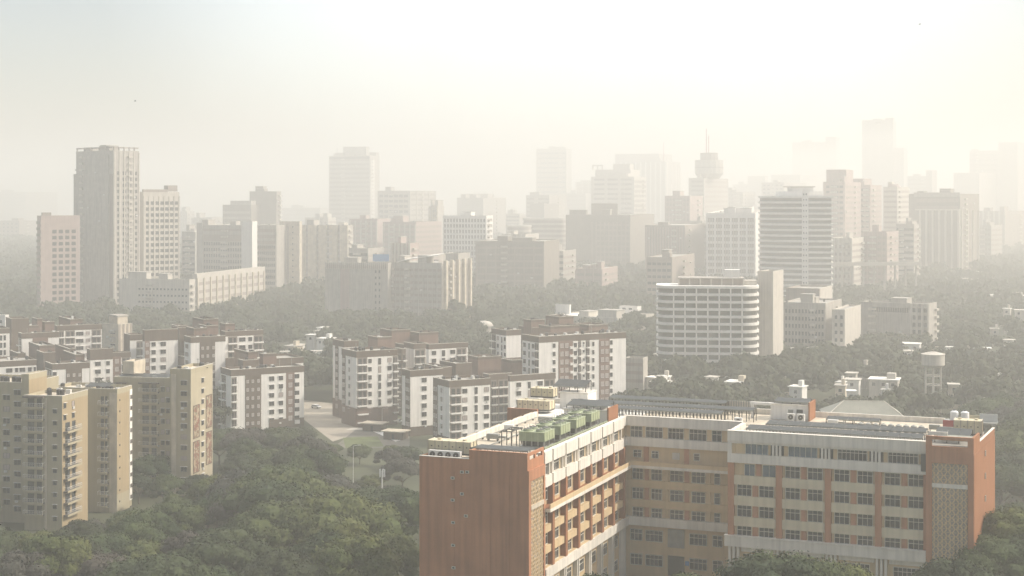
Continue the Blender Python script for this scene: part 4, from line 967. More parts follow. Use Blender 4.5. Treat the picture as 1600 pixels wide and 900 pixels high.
for zz in (z - 13,): W.L.box(b.mb('ledge', 'conc'), -1.5, 0, zz - 1, zz, -2, 0, 'conc')
b.wing(128, 868, 115, 150, 272, 'conc', base=0); b.done()
b, W = city('tower_block', 'shorter gridded tower joined to the right side of the tall comb crowned tower', 224, 872, 217, 280, 300, 'concp', 50)
z = W.zt; W.R.punch(227, 279, 7, z - 7, 18, 3.4, 2.2, 1.9); W.R.ribs(225, 280, 7, 5, z - 3, .6, 'concp', .4)
W.R.panel('crown', 'pinkd', 224, 262, z, z + 2.0, .2, -2); W.R.panel('crown', 'pinkd', 262, 277, z + .5, z + 5, .2, -6); b.done()
b, W = city('tower_block', 'lowest of the three joined towers, left of the tall comb crowned one', 64, 850, 58, 125, 337, 'pink', 55)
z = W.zt; W.R.punch(80, 120, 4, z - 10, 14, 3.4, 2.4, 2.0); W.R.panel('crown', 'pinkd', 66, 80, z, z + 2.2, .2, -2); W.L.bands(57, 64, z - 4, 16, 3.4, 1.5, 'pinkd', .6); b.done()
b, W = city('low_block', 'long low block of small square windows at the foot of the three joined towers', 296, 835, 186, 305, 437, 'concp', 14, 'office block')
z = W.zt; W.L.punch(215, 294, 14, z - 6, 7, 3.5, 1.1, 1.1); b.clutter(W, 10, 5)
V = b.wing(308, 845, 300, 414, 428, 'concp'); V.R.ribs(308, 412, 11, 4, V.zt - 3, 1.2, 'tile', .9); V.R.bands(310, 412, V.zt - 6, 5, 4.5, 1.8, 'pinkd'); b.done()
b, W = city('office_block', 'small pale block in the gap right of the three joined towers', 305, 980, 284, 330, 362, 'conc', 25, 'office block')
W.L.bands(285, 304, W.zt - 8, 6, 3.6, 1.6, 'glass'); W.L.panel('sheet_roof', 'whiter', 286, 304, W.zt, W.zt + .6, 1.0, -3); b.done()
b, W = city('office_block', 'pale office block with banded windows and a tall blank white slab at its middle', 380, 930, 308, 440, 352, 'conc', 18, 'office block')
z = W.zt; W.L.bands(318, 378, z - 8, 1, 3.4, 4, 'pinkd'); W.L.bands(318, 378, z - 3, 1, 3.4, 1.5, 'pinkd'); W.L.punch(318, 378, 16, z - 14.5, 7, 3.6, 1.0, 1.9); W.L.panel('end_slab', 'conc', 308, 317, 0, z + 2, .8)
V = b.wing(394, 915, 377, 402, 346, 'white'); U = b.wing(432, 925, 392, 450, 352, 'conc'); U.L.bands(396, 430, U.zt - 3, 4, 3.6, 2.0, 'pinkd'); U.L.punch(396, 430, 11, U.zt - 17, 7, 3.6, 1.0, 1.9); b.clutter(W, 8, 6); b.clutter(U, 6, 7); b.done()
b, W = city('stepped_block', 'grey stepped block rising behind the banded office block at left', 432, 1150, 390, 439, 299, 'darkb', 20, 'office block')
V = b.wing(392, 1145, 348, 410, 320, 'darkb'); V.L.bands(349, 391, V.zt - 8, 5, 4, 1.8, 'conc'); V.L.panel('sheet_roof', 'conc', 360, 392, V.zt, V.zt + 5, .2, -12); b.done()
b, W = city('slab_tower', 'narrow pale slab with dark middle slit left of centre', 468, 930, 437, 472, 346, 'tile', 20, 'slab tower')
W.L.panel('stair_slit', 'pinkd', 449, 451, 5, W.zt - 4, .15); W.L.punch(455, 460, 1, W.zt - 4, 16, 3.4, .8, .8); b.done()
b, W = city('office_block', 'block with pale vertical slabs between dark bays right of the narrow slab', 540, 960, 470, 552, 352, 'conc', 20, 'office block')
W.L.bands(474, 538, W.zt - 3, 14, 3.6, 2.0, 'pinkd'); W.L.ribs(472, 538, 4, 0, W.zt, 5.5, 'tile', 1.5); b.clutter(W, 10, 10); b.done()
b, W = city('office_tower', 'tall striped office tower with small crown left of centre', 578, 1500, 514, 593, 243, 'conc', 25, 'office tower')
z = W.zt; W.L.bands(515, 577, z - 6, 24, 4.4, 2.0, 'darkb', .3); W.R.panel('light_strip', 'white', 580, 585, 20, z - 8, .4); W.L.bands(515, 577, z - 1.5, 1, 4, 2.4, 'glass', .3)
b.wing(572, 1506, 536, 577, 229, 'conc', base=z - 3, foot=False); b.wing(588, 1512, 530, 592, 238, 'conc', base=z - 3, foot=False)
m_ = MB(); m_.bar((W.x0 + 14, 6, z + 5), (W.x0 + 14, 6, z + 15), .6, 'steel'); m_.build('aerial', b.root); b.done()
b, W = city('office_block', 'broad stepped pale block adjoining the right of the striped office tower', 640, 1300, 590, 680, 298, 'conc', 30, 'office block')
z = W.zt; W.L.punch(592, 638, 6, z - 6, 12, 4.4, 4, 2.2); W.R.bands(642, 679, z - 4, 14, 4.4, 1.8, 'darkb'); W.R.ribs(641, 680, 4, 0, z, 1.5, 'conc', .8); b.clutter(W, 8, 13, 'darkb'); b.done()
b, W = city('residential_block', 'pinkish ribbed block below the striped tower, left of two alike', 590, 1080, 546, 610, 342, 'pink', 22, 'apartment block')
W.L.bands(548, 589, W.zt - 4, 12, 3.5, 1.6, 'pinkd', .4); W.L.ribs(547, 589, 5, 0, W.zt - 2, 1.0, 'concp', 1.0); b.clutter(W, 6, 14); b.done()
b, W = city('residential_block', 'pinkish ribbed block with dark roof boxes right of its twin below the striped tower', 650, 1060, 598, 690, 347, 'pink', 25, 'apartment block')
W.L.bands(600, 649, W.zt - 4, 11, 3.5, 1.6, 'pinkd', .4); W.R.bands(651, 689, W.zt - 4, 11, 3.5, 1.8, 'pinkd', .4); W.L.ribs(600, 649, 6, 0, W.zt - 2, .9, 'concp', .8); b.clutter(W, 8, 15); b.done()
b, W = city('slab_tower', 'thin pale striped slab between the stepped block and the white gridded office', 684, 1120, 670, 694, 322, 'concp', 40, 'slab tower')
W.L.ribs(671, 683, 3, 0, W.zt, 1.2, 'tile', .5); b.done()
b, W = city('office_block', 'white office block with regular window grid left of the dark mass', 760, 1000, 692, 770, 337, 'white', 15, 'office block')
z = W.zt; W.L.bands(693, 759, z - 3, 13, 3.6, 2.2, 'darkb', .1); W.L.ribs(693, 759, 14, 0, z - 1, .7, 'white', .3); W.R.bands(761, 769, z - 3, 13, 3.6, 2, 'darkb'); b.clutter(W, 6, 16); b.done()
b, W = city('office_block', 'hazy block with several roof aerials behind the white gridded office', 755, 1500, 714, 791, 309, 'conc', 28, 'office block')
b.wing(762, 1515, 728, 772, 303, 'conc', base=60, foot=False)
for x in (742, 748, 758, 770): m_ = MB(); ox, oy = b.toL(wx(x, far(1510)), far(1510)); m_.bar((ox, oy, W.zt - 2), (ox, oy, W.zt + 12), .5, 'steel'); m_.build('aerial', b.root)
b.done()
b, W = city('institute_block', 'low curved roofed block with ribs and a blue roof sheet, left half', 606, 828, 508, 615, 411, 'conc', 15, 'office block')
z = W.zt; W.L.bands(510, 604, z - 1.5, 1, 3.4, 1.8, 'pinkd'); W.L.ribs(510, 604, 30, z - 4.5, z, .4, 'concp', .5); W.L.panel('wall_pier', 'pink', 532, 546, 0, z - 4, .3); W.L.punch(584, 596, 2, z - 5, 8, 3.3, .8, 1.4); b.clutter(W, 12, 17); b.done()
r = empty('billboard', (wx(595, far(834)), far(834), z - 1), -rad(12), 'blue sheet standing on the roof left of the white curved roof', 'roof sheet')
m_ = MB(); m_.box(-5.6, 5.6, 0, .3, 1.4, 6.2, 'bluesheet'); m_.build('sheet', r); m_ = MB()
for k in (-4, 0, 4): m_.box(k - .12, k + .12, .3, .55, 0, 4.6, 'steel')
m_.build('post', r)
b, W = city('institute_block', 'block with pale swooping roof and tall vertical fins at its right end', 690, 826, 611, 733, 411, 'conc', 20, 'office block')
z = W.zt; W.L.bands(613, 689, z - 4, 8, 3.4, 1.4, 'pinkd', .1); W.L.ribs(611, 690, 11, 0, z - 3, .6, 'conc', .25); W.R.ribs(694, 732, 4, 0, z + 1.5, 2.2, 'tile', 2.2); W.R.panel('fin_gap', 'darkb', 691, 733, 0, z - 2, .2)
V = b.wing(716, 845, 690, 734, 396, 'conc', base=0)
m_ = MB(); n = 12; x0, x1 = W.L.ln * .08, W.L.ln * .93                 # curved pale roof shell
pts = [(W.x0 + x0 + (x1 - x0) * i / n, z + 5.4 * (i / n) ** .7) for i in range(n + 1)]
for i in range(n):
    (a, c), (d, e) = pts[i], pts[i + 1]
    for q, s_ in ((0, 1), (.5, -1)):
        m_.quad([(a, 1, c - q), (d, 1, e - q), (d, 13, e - q + .8), (a, 13, c - q + .8)][::s_], 'whiter')
    m_.quad([(a, 1, c - .5), (d, 1, e - .5), (d, 1, e), (a, 1, c)], 'whiter')
m_.quad([(pts[-1][0], 1, z - 1), (pts[-1][0], 13, z - 1), (pts[-1][0], 13, pts[-1][1]), (pts[-1][0], 1, pts[-1][1])], 'conc')
m_.build('curved_roof', b.root); b.done()
b, W = city('dark_block', 'broad dark low rise mass with a flat top in the middle of the haze', 850, 930, 743, 874, 377, 'darkb', 14, 'office block')
W.L.bands(745, 849, W.zt - 5, 9, 4, 1.2, 'pinkd', .1); W.L.ribs(745, 849, 7, 0, W.zt - 4, .8, 'pinkd', .3); b.done()
b, W = city('dark_block', 'large dark brown block behind, wider and taller than the flat topped mass', 985, 1080, 884, 1022, 336, 'darkb', 16, 'office block')
z = W.zt; W.L.bands(930, 984, z - 10, 14, 3.8, 1.4, 'pinkd', .15); W.L.ribs(925, 984, 9, 0, z - 8, .9, 'pinkd', .4); b.wing(965, 1100, 924, 966, 318, 'darkb', base=50, foot=False); b.done()
b, W = city('glass_tower', 'tall plain hazy glass tower standing alone at the centre', 885, 1900, 838, 893, 232, 'conc', 20, 'office tower')
W.L.ribs(839, 884, 8, 0, W.zt - 6, 1.2, 'darkb', .4); W.L.bands(840, 884, W.zt - 10, 28, 6, 2, 'glassblue', .2); b.done()
b, W = city('hazy_block', 'hazy dark low block at the foot of the tall plain glass tower', 858, 1450, 822, 885, 305, 'conc', 22, 'office block')
b.wing(850, 1440, 828, 872, 318, 'darkb'); W.L.bands(823, 857, W.zt - 5, 12, 4, 1.6, 'darkb'); b.done()
def rounded(x0, x1, y0, y1, r, n=6, left=True, right=True):
    p = []
    for cx, cy, a0, on in ((x0 + r, y0 + r, 180, left), (x1 - r, y0 + r, 270, right), (x1 - r, y1 - r, 0, False), (x0 + r, y1 - r, 90, False)):
        if on: p += [(cx + r * math.cos(rad(a0 + 90 * i / n)), cy + r * math.sin(rad(a0 + 90 * i / n))) for i in range(n + 1)]
        else: p.append((cx + (r if a0 in (270, 0) else -r), cy + (r if a0 in (0, 90) else -r)))
    return p
def curvy(name, label, pxc, Y, width, depth, yt, nfl, pitch, r, dark, light, a=8, cat='tower', hb=.45, cols=0, base_floor=0, right=True):
    b = Bld(name, label, cat, pxc, Y, a); kk = b.k; Y = far(Y); width *= kk; depth *= kk; r *= kk; pitch *= kk; z = zy(yt, Y); x0, x1 = -width / 2, width / 2
    b.mb('core', dark).prism(rounded(x0 + .9, x1 - .9, .9, depth, r - .5, right=right), -1, z - .5, dark)
    for k in range(nfl):
        zz = z - k * pitch; m_ = MB(); m_.prism(rounded(x0, x1, 0, depth + .3, r, 8, right=right), zz - pitch * hb, zz, light); m_.build('spandrel_ring', b.root)
        if zz < 3: break
    for i in range(cols):
        t = x0 + r + (width - 2 * r) * i / (cols - 1); b.mb('column', light).box(t - .35, t + .35, .25, 1.0, 0, z - .5, light)
    FOOT.append((b.X0, b.Y0, b.a, x0, x1, 0, depth)); return b, z
for i, (p, y, w_) in enumerate(((808, 352, 18), (850, 341, 34), (878, 352, 16))):
    b, z = curvy('balcony_block', ['left small', 'middle wide', 'right small'][i] + ' one of the curved balcony blocks right of the white gridded office', p, 1150 + i * 12, w_, 16, y, 12, 3.6, 6, 'pinkd', 'concp', cat='apartment block'); b.done()
b, W = city('office_tower', 'stepped pale office tower topped by an open concrete portal', 990, 1400, 924, 1010, 276, 'concp', 22, 'office tower')
z = W.zt; W.L.bands(926, 989, z - 3, 16, 4.4, 1.9, 'darkb', .2); W.L.ribs(926, 989, 3, 0, z, 2.5, 'concp', 1.2); W.R.bands(991, 1009, z - 6, 14, 4.4, 2.4, 'darkb', .2)
V = b.wing(985, 1410, 930, 1000, 265, 'concp', base=z - 2, foot=False); m_ = MB(); q = V.zt
for x in (0, 8.5, 17): m_.box(V.x0 + x, V.x0 + x + 2, 8, 10, q, q + 6, 'concp')
m_.box(V.x0, V.x0 + 19, 7.8, 10.2, q + 6.002, q + 8, 'concp'); m_.build('portal', b.root); b.wing(984, 1420, 958, 990, 256, 'concp', base=q - 2, foot=False); b.done()
b, W = city('office_tower', 'wide hazy tower with white vertical mullions and one thin mast', 1040, 1800, 965, 1064, 252, 'conc', 22, 'office tower')
z = W.zt; W.L.ribs(970, 1040, 9, 0, z - 2, 1.6, 'white', .8); W.R.ribs(1042, 1063, 3, 0, z - 2, 1.6, 'white', .8); b.wing(1030, 1815, 961, 1050, 240, 'conc', base=z - 4, foot=False)
ox, oy = b.toL(wx(1037, far(1825)), far(1825)); m_ = MB(); m_.bar((ox, oy, z), (ox, oy, z + 48), 1.3, 'redpaint'); m_.build('mast', b.root); b.done()
b, W = city('residential_tower', 'brownish gridded tower in front of the round headed tower', 1078, 1150, 1039, 1098, 306, 'pink', 25, 'apartment block')
W.L.bands(1041, 1077, W.zt - 3, 16, 3.8, 2.0, 'pinkd', .1); W.L.ribs(1040, 1077, 7, 0, W.zt - 1, 1.0, 'pink', .5); b.done()
b, W = city('residential_block', 'lower wide ribbed dark block before the brownish gridded tower', 1070, 1000, 1008, 1100, 352, 'pinkd', 15, 'apartment block')
W.L.ribs(1010, 1070, 14, 0, W.zt - 2, .9, 'pink', .7); b.done()
# round headed tower with masts
b, W = city('round_headed_tower', 'tower carrying a faceted round drum with a pair of masts on top', 1100, 1350, 1076, 1138, 278, 'conc', 25, 'communications tower')
z = W.zt; W.L.bands(1080, 1099, z - 4, 12, 4, 1.8, 'darkb'); W.R.bands(1102, 1137, z - 4, 14, 4.4, 2, 'pinkd', .2); ox, oy = b.toL(wx(1108, far(1362)), far(1362))
k_ = b.k
m_ = MB(); m_.cyl(ox, oy, z - 1, z + 4 * k_, 9 * k_, 'conc', 16, 12.5 * k_); m_.cyl(ox, oy, z + 4 * k_, z + 16 * k_, 12.5 * k_, 'conc', 16); m_.build('drum', b.root)
m_ = MB(); m_.cyl(ox, oy, z + 9 * k_, z + 10 * k_, 12.7 * k_, 'darkb', 16); m_.build('window_ring', b.root)
m_ = MB(); m_.cyl(ox, oy, z + 16 * k_, z + 22.5 * k_, 8 * k_, 'darkb', 12); m_.build('upper_drum', b.root)
for d, h in ((-4.5, 44), (-.8, 38)): m_ = MB(); m_.bar((ox + d, oy, z + 22), (ox + d, oy, z + h * k_), 1.1, 'redpaint'); m_.build('mast', b.root)
b.done()
b, W = city('office_block', 'wide white framed office block left of the curved striped tower', 1180, 960, 1104, 1192, 333, 'white', 10, 'office block')
z = W.zt; W.L.bands(1106, 1179, z - 4.5, 10, 4.0, 2.4, 'darkb', .1); W.L.ribs(1105, 1179, 6, 0, z - 1, 1.2, 'white', .6); W.L.ribs(1105, 1179, 18, 0, z - 5, .4, 'concp', .3)
b.wing(1170, 972, 1135, 1178, 325, 'white', base=60, foot=False); b.clutter(W, 5, 19); b.done()
# the curved striped tower
Yc = 880; FY = far(880); KB = FY / 880
b = Bld('striped_tower', 'bow fronted tower of thick white and grey stripes with a window spine', 'tower', 1242, Yc, 10); z = zy(306, FY)
def bow(o):
    n = 18; x0, x1 = (-20 - o) * KB, (20.5 + o) * KB
    p = [(x0 + (x1 - x0) * (1 - math.cos(math.pi * .62 * i / n)) / (1 - math.cos(math.pi * .62)), (-o + 17 - 17.0 * math.sin(min(math.pi / 2, math.pi * .62 * i / n))) * KB) for i in range(n + 1)]
    return p + [(x1, (26 + o) * KB), (x0, (26 + o) * KB)]
b.mb('core', 'darkb').prism(bow(0), -1, z - .4, 'stripe'); FOOT.append((b.X0, b.Y0, b.a, -20, 20, 0, 20))
for k in range(26):
    zz = z - k * 3.17 * KB
    if zz < 8: break
    m_ = MB(); m_.prism(bow(1.0), zz - 1.25 * KB, zz, 'whiter'); m_.build('spandrel_ring', b.root)
f = Face(b, -20, 0, 1, 0, 40); t0, t1 = f.t(1253), f.t(1263); f.box(b.mb('stair_spine', 'white'), t0, t1, 0, z + 4, -1, 1.6, 'white')
for k in range(24):
    for q in (.27, .68):
        m_ = MB(); f.box(m_, t0 + (t1 - t0) * q - .55, t0 + (t1 - t0) * q + .55, z + .6 - k * 3.17 * KB, z + 1.8 - k * 3.17 * KB, 1.6, 1.66, 'glass'); m_.build('window', b.root)
b.mb('penthouse', 'white').prism([(x * .75 + 3, y + 4) for x, y in bow(-2)], z, z + 3.5, 'white'); b.mb('penthouse', 'white').prism([(x * .4 + 4, y * .5 + 7) for x, y in bow(-2)], z + 3.502, z + 6.5, 'white')
b.mb('canopy', 'frame').prism([(x * .5 + 3, y * .5 + 6) for x, y in bow(-2)], z + 6.6, z + 7.2, 'pinkd'); b.done()
# pinkish residential group right of it
b, W = city('residential_tower', 'pinkish tower with a boxy roof room just right of the bow fronted tower', 1320, 1050, 1286, 1345, 284, 'pink', 25, 'apartment block')
z = W.zt; W.L.punch(1290, 1318, 4, z - 4, 20, 3.6, 2.2, 1.6); W.R.bands(1322, 1344, z - 4, 20, 3.6, 1.6, 'pinkd', .2); b.wing(1322, 1062, 1291, 1333, 265, 'pink', base=z - 2, foot=False)
b.clutter(W, 5, 23); b.done()
b, W = city('residential_tower', 'second pinkish tower stepping down to the right with ledges at mid height', 1360, 1080, 1335, 1378, 289, 'pink', 30, 'apartment block')
W.L.punch(1337, 1359, 3, W.zt - 4, 18, 3.7, 2, 1.6); W.R.bands(1361, 1377, W.zt - 5, 17, 3.7, 1.6, 'pinkd', .2); b.wing(1350, 1095, 1332, 1362, 279, 'pink', base=W.zt - 2, foot=False); b.done()
b, W = city('residential_tower', 'round shouldered pale tower with stacked balconies, third of the pinkish group', 1402, 1100, 1380, 1421, 292, 'concp', 30, 'apartment block')
W.L.bands(1381, 1401, W.zt - 4, 18, 3.7, 1.5, 'pinkd', .2); W.R.bands(1403, 1420, W.zt - 4, 18, 3.7, 1.7, 'pinkd', .2); b.mb('dome', 'conc').cyl(W.x1 - 6, 8, W.zt - .9, W.zt + 3.5, 8, 'pink', 16, 5); b.done()
b, W = city('colonnade_block', 'wide dark block with tall pale columns under a heavy attic at the right', 1500, 1050, 1420, 1530, 303, 'darkb', 32, 'office block')
z = W.zt; W.L.panel('attic', 'conc', 1428, 1500, z - 3, z + 1.6, .8); W.L.bands(1432, 1498, z - 5, 2, 5, 2.5, 'pinkd', .3); W.L.ribs(1438, 1498, 6, 8, z - 17, 1.2, 'concp', 1.5); W.L.panel('string_course', 'concp', 1430, 1500, z - 17.5, z - 16, 1.2); W.R.ribs(1502, 1528, 3, 8, z - 17, 1.2, 'concp', 1.5); b.clutter(W, 5, 24); b.done()
b, W = city('far_tower', 'very tall pale twin topped tower with a notch, right of centre', 1395, 1900, 1347, 1400, 189, 'conc', 32, 'tower', )
W.L.panel('top_notch', 'darkb', 1368, 1376, W.zt - 7, W.zt - .5, .3); V = b.wing(1412, 1890, 1396, 1418, 231, 'conc'); m_ = MB(); W.L.box(m_, 1, W.L.ln * .42, W.zt + .1, W.zt + 3.5, -10, 0, 'conc'); W.L.box(m_, W.L.ln * .58, W.L.ln - .5, W.zt + .1, W.zt + 3.5, -10, 0, 'conc'); m_.build('roof_block', b.root); b.done()
b, W = city('far_block', 'faint pale block in the haze left of the notched tower', 1300, 2600, 1238, 1306, 222, 'conc', 20, 'tower'); b.wing(1306, 2590, 1290, 1312, 214, 'conc'); W.L.ribs(1240, 1300, 6, 0, W.zt - 5, 3, 'pinkd', .5); b.done()
b, W = city('far_block', 'faint low block in the haze beside the round headed tower', 1190, 2000, 1145, 1200, 288, 'conc', 20, 'office block'); b.wing(1195, 1990, 1168, 1200, 275, 'conc'); b.wing(1250, 1960, 1205, 1290, 273, 'conc'); W.L.bands(1146, 1189, W.zt - 6, 8, 5, 2, 'pinkd'); b.done()
b, W = city('far_block', 'faint block with a dark roof box right of the notched tower', 1455, 1700, 1418, 1462, 275, 'conc', 35, 'office block'); b.wing(1456, 1695, 1447, 1464, 266, 'pinkd', base=80, foot=False); W.L.bands(1419, 1454, W.zt - 6, 8, 5, 2, 'pinkd'); b.done()
b, W = city('far_block', 'faint tall block near the right edge of the view', 1560, 1800, 1515, 1600, 235, 'pinkd', 38, 'tower'); b.wing(1590, 1790, 1560, 1640, 222, 'pinkd'); b.wing(1530, 1770, 1490, 1560, 270, 'pinkd'); W.L.bands(1516, 1559, W.zt - 8, 10, 6, 2.4, 'darkb'); b.done()
b, W = city('far_block', 'faint low skyline block at the far left of the view', 40, 2200, -20, 90, 300, 'pinkd', 20, 'office block'); W.L.bands(-18, 38, W.zt - 6, 5, 5, 2, 'darkb'); b.done()
b, W = city('far_block', 'faint low block behind the gap left of the striped office tower', 500, 1900, 440, 520, 325, 'conc', 15, 'office block'); W.L.bands(442, 498, W.zt - 5, 8, 5, 2, 'pinkd'); b.done()
b, W = city('far_block', 'faint low block between the central glass tower and the portal topped tower', 915, 1800, 880, 930, 302, 'conc', 15, 'office block'); W.L.bands(882, 914, W.zt - 5, 8, 5, 2, 'pinkd'); b.done()
# crowd of fainter blocks filling the gaps of the skyline
crowd = [('pale stepped block between the joined towers and the grey stepped block', 330, 1350, 300, 350, 340, 'conc', 25), ('low hazy block left of the narrow pale slab', 425, 1000, 405, 440, 372, 'concp', 20),
 ('pale block with roof rooms behind the slabs right of the narrow slab', 512, 1250, 478, 525, 340, 'concp', 25), ('lower stepped pale block right under the striped office tower', 555, 1180, 520, 575, 352, 'tile', 28),
 ('stubby block in front of the left pinkish ribbed block', 575, 900, 545, 600, 388, 'conc', 20), ('small dusky block in front of the right pinkish ribbed block', 640, 905, 612, 655, 380, 'pink', 24),
 ('pale narrow block behind the right pinkish ribbed block', 690, 1300, 664, 700, 352, 'conc', 30), ('hazy block between the aerial topped block and the glass tower', 812, 1500, 790, 824, 334, 'conc', 20),
 ('low pale block before the curved balcony blocks', 820, 980, 786, 842, 366, 'concp', 20), ('small block with a stepped top right of the curved balcony blocks', 892, 1250, 872, 902, 350, 'pink', 22),
 ('grey block low between the dark mass and the brown block', 880, 960, 862, 900, 392, 'conc', 18), ('faint tall block behind the portal topped tower', 950, 1900, 900, 962, 284, 'conc', 25),
 ('low ribbed block in front of the wide brown block', 940, 930, 900, 965, 420, 'pink', 18), ('dusky low block below the ribbed dark block', 1050, 880, 1010, 1085, 402, 'pinkd', 18),
 ('pale block wedged right of the brownish gridded tower', 1096, 1050, 1080, 1106, 345, 'conc', 25), ('faint block above the wide white framed office', 1160, 1500, 1132, 1180, 300, 'conc', 25),
 ('faint stepped block behind the bow fronted tower', 1225, 1500, 1190, 1260, 285, 'conc', 28), ('low pale block at the foot of the first pinkish tower', 1330, 930, 1296, 1350, 372, 'concp', 28),
 ('low ledged block at the foot of the second pinkish tower', 1385, 940, 1348, 1404, 362, 'pink', 30), ('low block left of the colonnaded attic block', 1428, 980, 1400, 1436, 350, 'conc', 33),
 ('long faint low block behind the far right trees', 1570, 1300, 1528, 1610, 330, 'pinkd', 40), ('hazy low block right of the colonnaded attic block', 1548, 1150, 1528, 1566, 352, 'conc', 38),
 ('small dim block left of the lowest joined tower', 30, 1500, -5, 60, 345, 'pinkd', 30), ('narrow faint block between the joined towers and the small pale block', 292, 1500, 276, 304, 330, 'conc', 25)]
for i, (lab, px, Y, pl, pr, yt, wl, a) in enumerate(crowd):
    b, W = city('hazy_block', lab, px, Y, pl, pr, yt, wl, a, 'city block'); k = i % 3
    if k == 0: W.L.bands(pl + 1, px - 1, W.zt - 4, 9, 3.7, 1.6, 'pinkd' if wl != 'pinkd' else 'darkb', .1); W.L.ribs(pl, px, 3 + i % 4, 0, W.zt - 1, .9, wl, .5)
    elif k == 1: W.L.punch(pl + 1, px - 1, 5, W.zt - 4, 9, 3.7, 2.2, 1.6)
    else: W.L.ribs(pl, px, 5, 0, W.zt, 1.2, 'concp', .9); W.L.bands(pl + 1, px - 1, W.zt - 6, 7, 4.5, 2, 'pinkd', .1)
    W.R.bands(px, pr, W.zt - 5, 9, 3.7, 1.5, 'pinkd', .1); b.done()
# flyover before the residential group
r = empty('flyover', (wx(1368, 1250), 1250, 0), rad(8), 'pale elevated road on piers below the pinkish towers', 'flyover'); m_ = MB(); m_.box(-42, 38, -3, 3, 32 - 1.6, 32, 'concp'); m_.build('deck', r)
m_ = MB()
for k in range(9): m_.box(-38 + k * 9, -36.8 + k * 9, -1, 1, -1, 30.4, 'conc')
m_.build('pier', r)['kind'] = 'stuff'
m_ = MB(); m_.box(-42, 38, -3.1, -2.8, 32.002, 33.4, 'concp'); m_.build('parapet', r)

# balconied rounded office and its plain slab tower
b, z = curvy('balconied_office', 'white balconied office with rounded corners standing in trees right of centre', 1106, 700, 47, 22, 447, 13, 3.36, 8, 'stripe', 'whiter', a=6, cat='office block', hb=.36, cols=7)
b.mb('penthouse', 'concp').box(-13, 16, 6, 17, z, z + 3.0, 'pinkd'); b.mb('penthouse_roof', 'concp').box(-13.6, 16.6, 5.2, 17.6, z + 3.002, z + 3.5, 'conc')
for k in range(7): b.mb('penthouse_post', 'concp').box(-13.4 + 4.9 * k, -12.8 + 4.9 * k, 5.3, 5.9, z, z + 3.0, 'concp')
b.mb('roof_room', 'concp').box(8, 15, 10, 16, z + 3.502, z + 7.0, 'white'); b.mb('roof_room', 'concp').box(16.8, 22.5, 8, 16, z + .002, z + 2.2, 'concp'); b.done()
b, W = city('blank_tower', 'plain blank concrete stair tower attached right of the balconied office', 1208, 712, 1184, 1224, 424, 'concp', 25, 'tower'); b.done()
b, W = city('school_block', 'low pale block with slit windows and boxy upper storey right of the blank stair tower', 1290, 742, 1222, 1315, 474, 'conc', 24, 'low block')
W.L.punch(1226, 1288, 12, W.zt - 3.5, 5, 3.6, 1.0, 1.8); V = b.wing(1280, 765, 1228, 1300, 451, 'pinkd'); V.R.panel('end_wall', 'concp', 1281, 1300, 20, V.zt, .2)
U = b.wing(1320, 735, 1300, 1345, 484, 'concp'); U.L.punch(1302, 1319, 2, U.zt - 3, 6, 3.6, 1.2, 1.6); b.clutter(W, 6, 31); b.done()
b, W = city('school_block', 'low pale L shaped block with a colonnaded top storey left of the hazy right edge', 1450, 755, 1345, 1464, 475, 'conc', 32, 'low block')
W.L.punch(1362, 1420, 16, W.zt - 2.5, 1, 3.6, 1.0, 2.4); W.L.punch(1424, 1450, 3, W.zt - 2.5, 7, 3.6, 1.6, 2.0); W.L.ribs(1424, 1450, 3, 0, W.zt, 1.0, 'concp', .6); b.clutter(W, 5, 32); b.done()
b, W = city('hospital_roof_block', 'wide flat white roofed block with two small roof rooms behind the tallest white block', 965, 800, 860, 1022, 497, 'concp', 35, 'low block')
W.b.mb('roof_room', 'white'); q = W.zt
X = b.wing(890, 815, 868, 892, 476, 'white', base=q - 2, foot=False); X = b.wing(995, 808, 968, 1002, 479, 'white', base=q - 2, foot=False); X.L.punch(970, 990, 2, X.zt - 1.2, 1, 3, 2, .8)
b.mb('roof', 'whiter').box(W.x0 + 1, W.x1 - 1, W.y0 + 1, W.y1 - 1, q - .849, q - .7, 'whiter'); b.clutter(W, 16, 35); b.done()
b, W = city('low_block', 'low pale block glimpsed in trees right of the tallest white block', 1005, 640, 976, 1012, 560, 'conc', 20, 'low block'); W.L.bands(977, 1004, W.zt - 2, 3, 3.4, 1.4, 'pinkd'); b.done()
b, W = city('cream_block', 'small beige block with paired bays behind the leftmost white blocks', 185, 720, 160, 206, 507, 'tile', 35, 'apartment block'); W.L.wins([(173, 180)], W.zt - 3, 6, 3.2, 1.5); W.R.ribs(187, 205, 3, 2, W.zt, 1, 'pinkd', .2); b.done()
b, W = city('cream_block', 'tiny pale rooftop block at the extreme left beyond the brown roof boxes', 8, 760, -10, 14, 492, 'white', 30, 'low block'); W.L.wins([(0, 3)], W.zt - 3, 4, 3.2, 1.5); b.done()
# domed pavilion
r = empty('domed_pavilion', (wx(757, 890), 890, 0), 0, 'small pale pavilion with a shallow dome above the trees', 'pavilion'); m_ = MB(); m_.cyl(0, 0, 0, 11, 4.0, 'conc', 16); m_.cyl(0, 0, 11, 11.6, 5.2, 'concp', 20); m_.build('drum', r)
m_ = MB()
for k in range(5):
    a0, a1 = rad(18 * k), rad(18 * (k + 1)); m_.cyl(0, 0, 11.6 + 2.6 * math.sin(a0), 11.6 + 2.6 * math.sin(a1), 4.8 * math.cos(a0), 'concp', 20, 4.8 * math.cos(a1) + .01)
m_.build('dome', r)
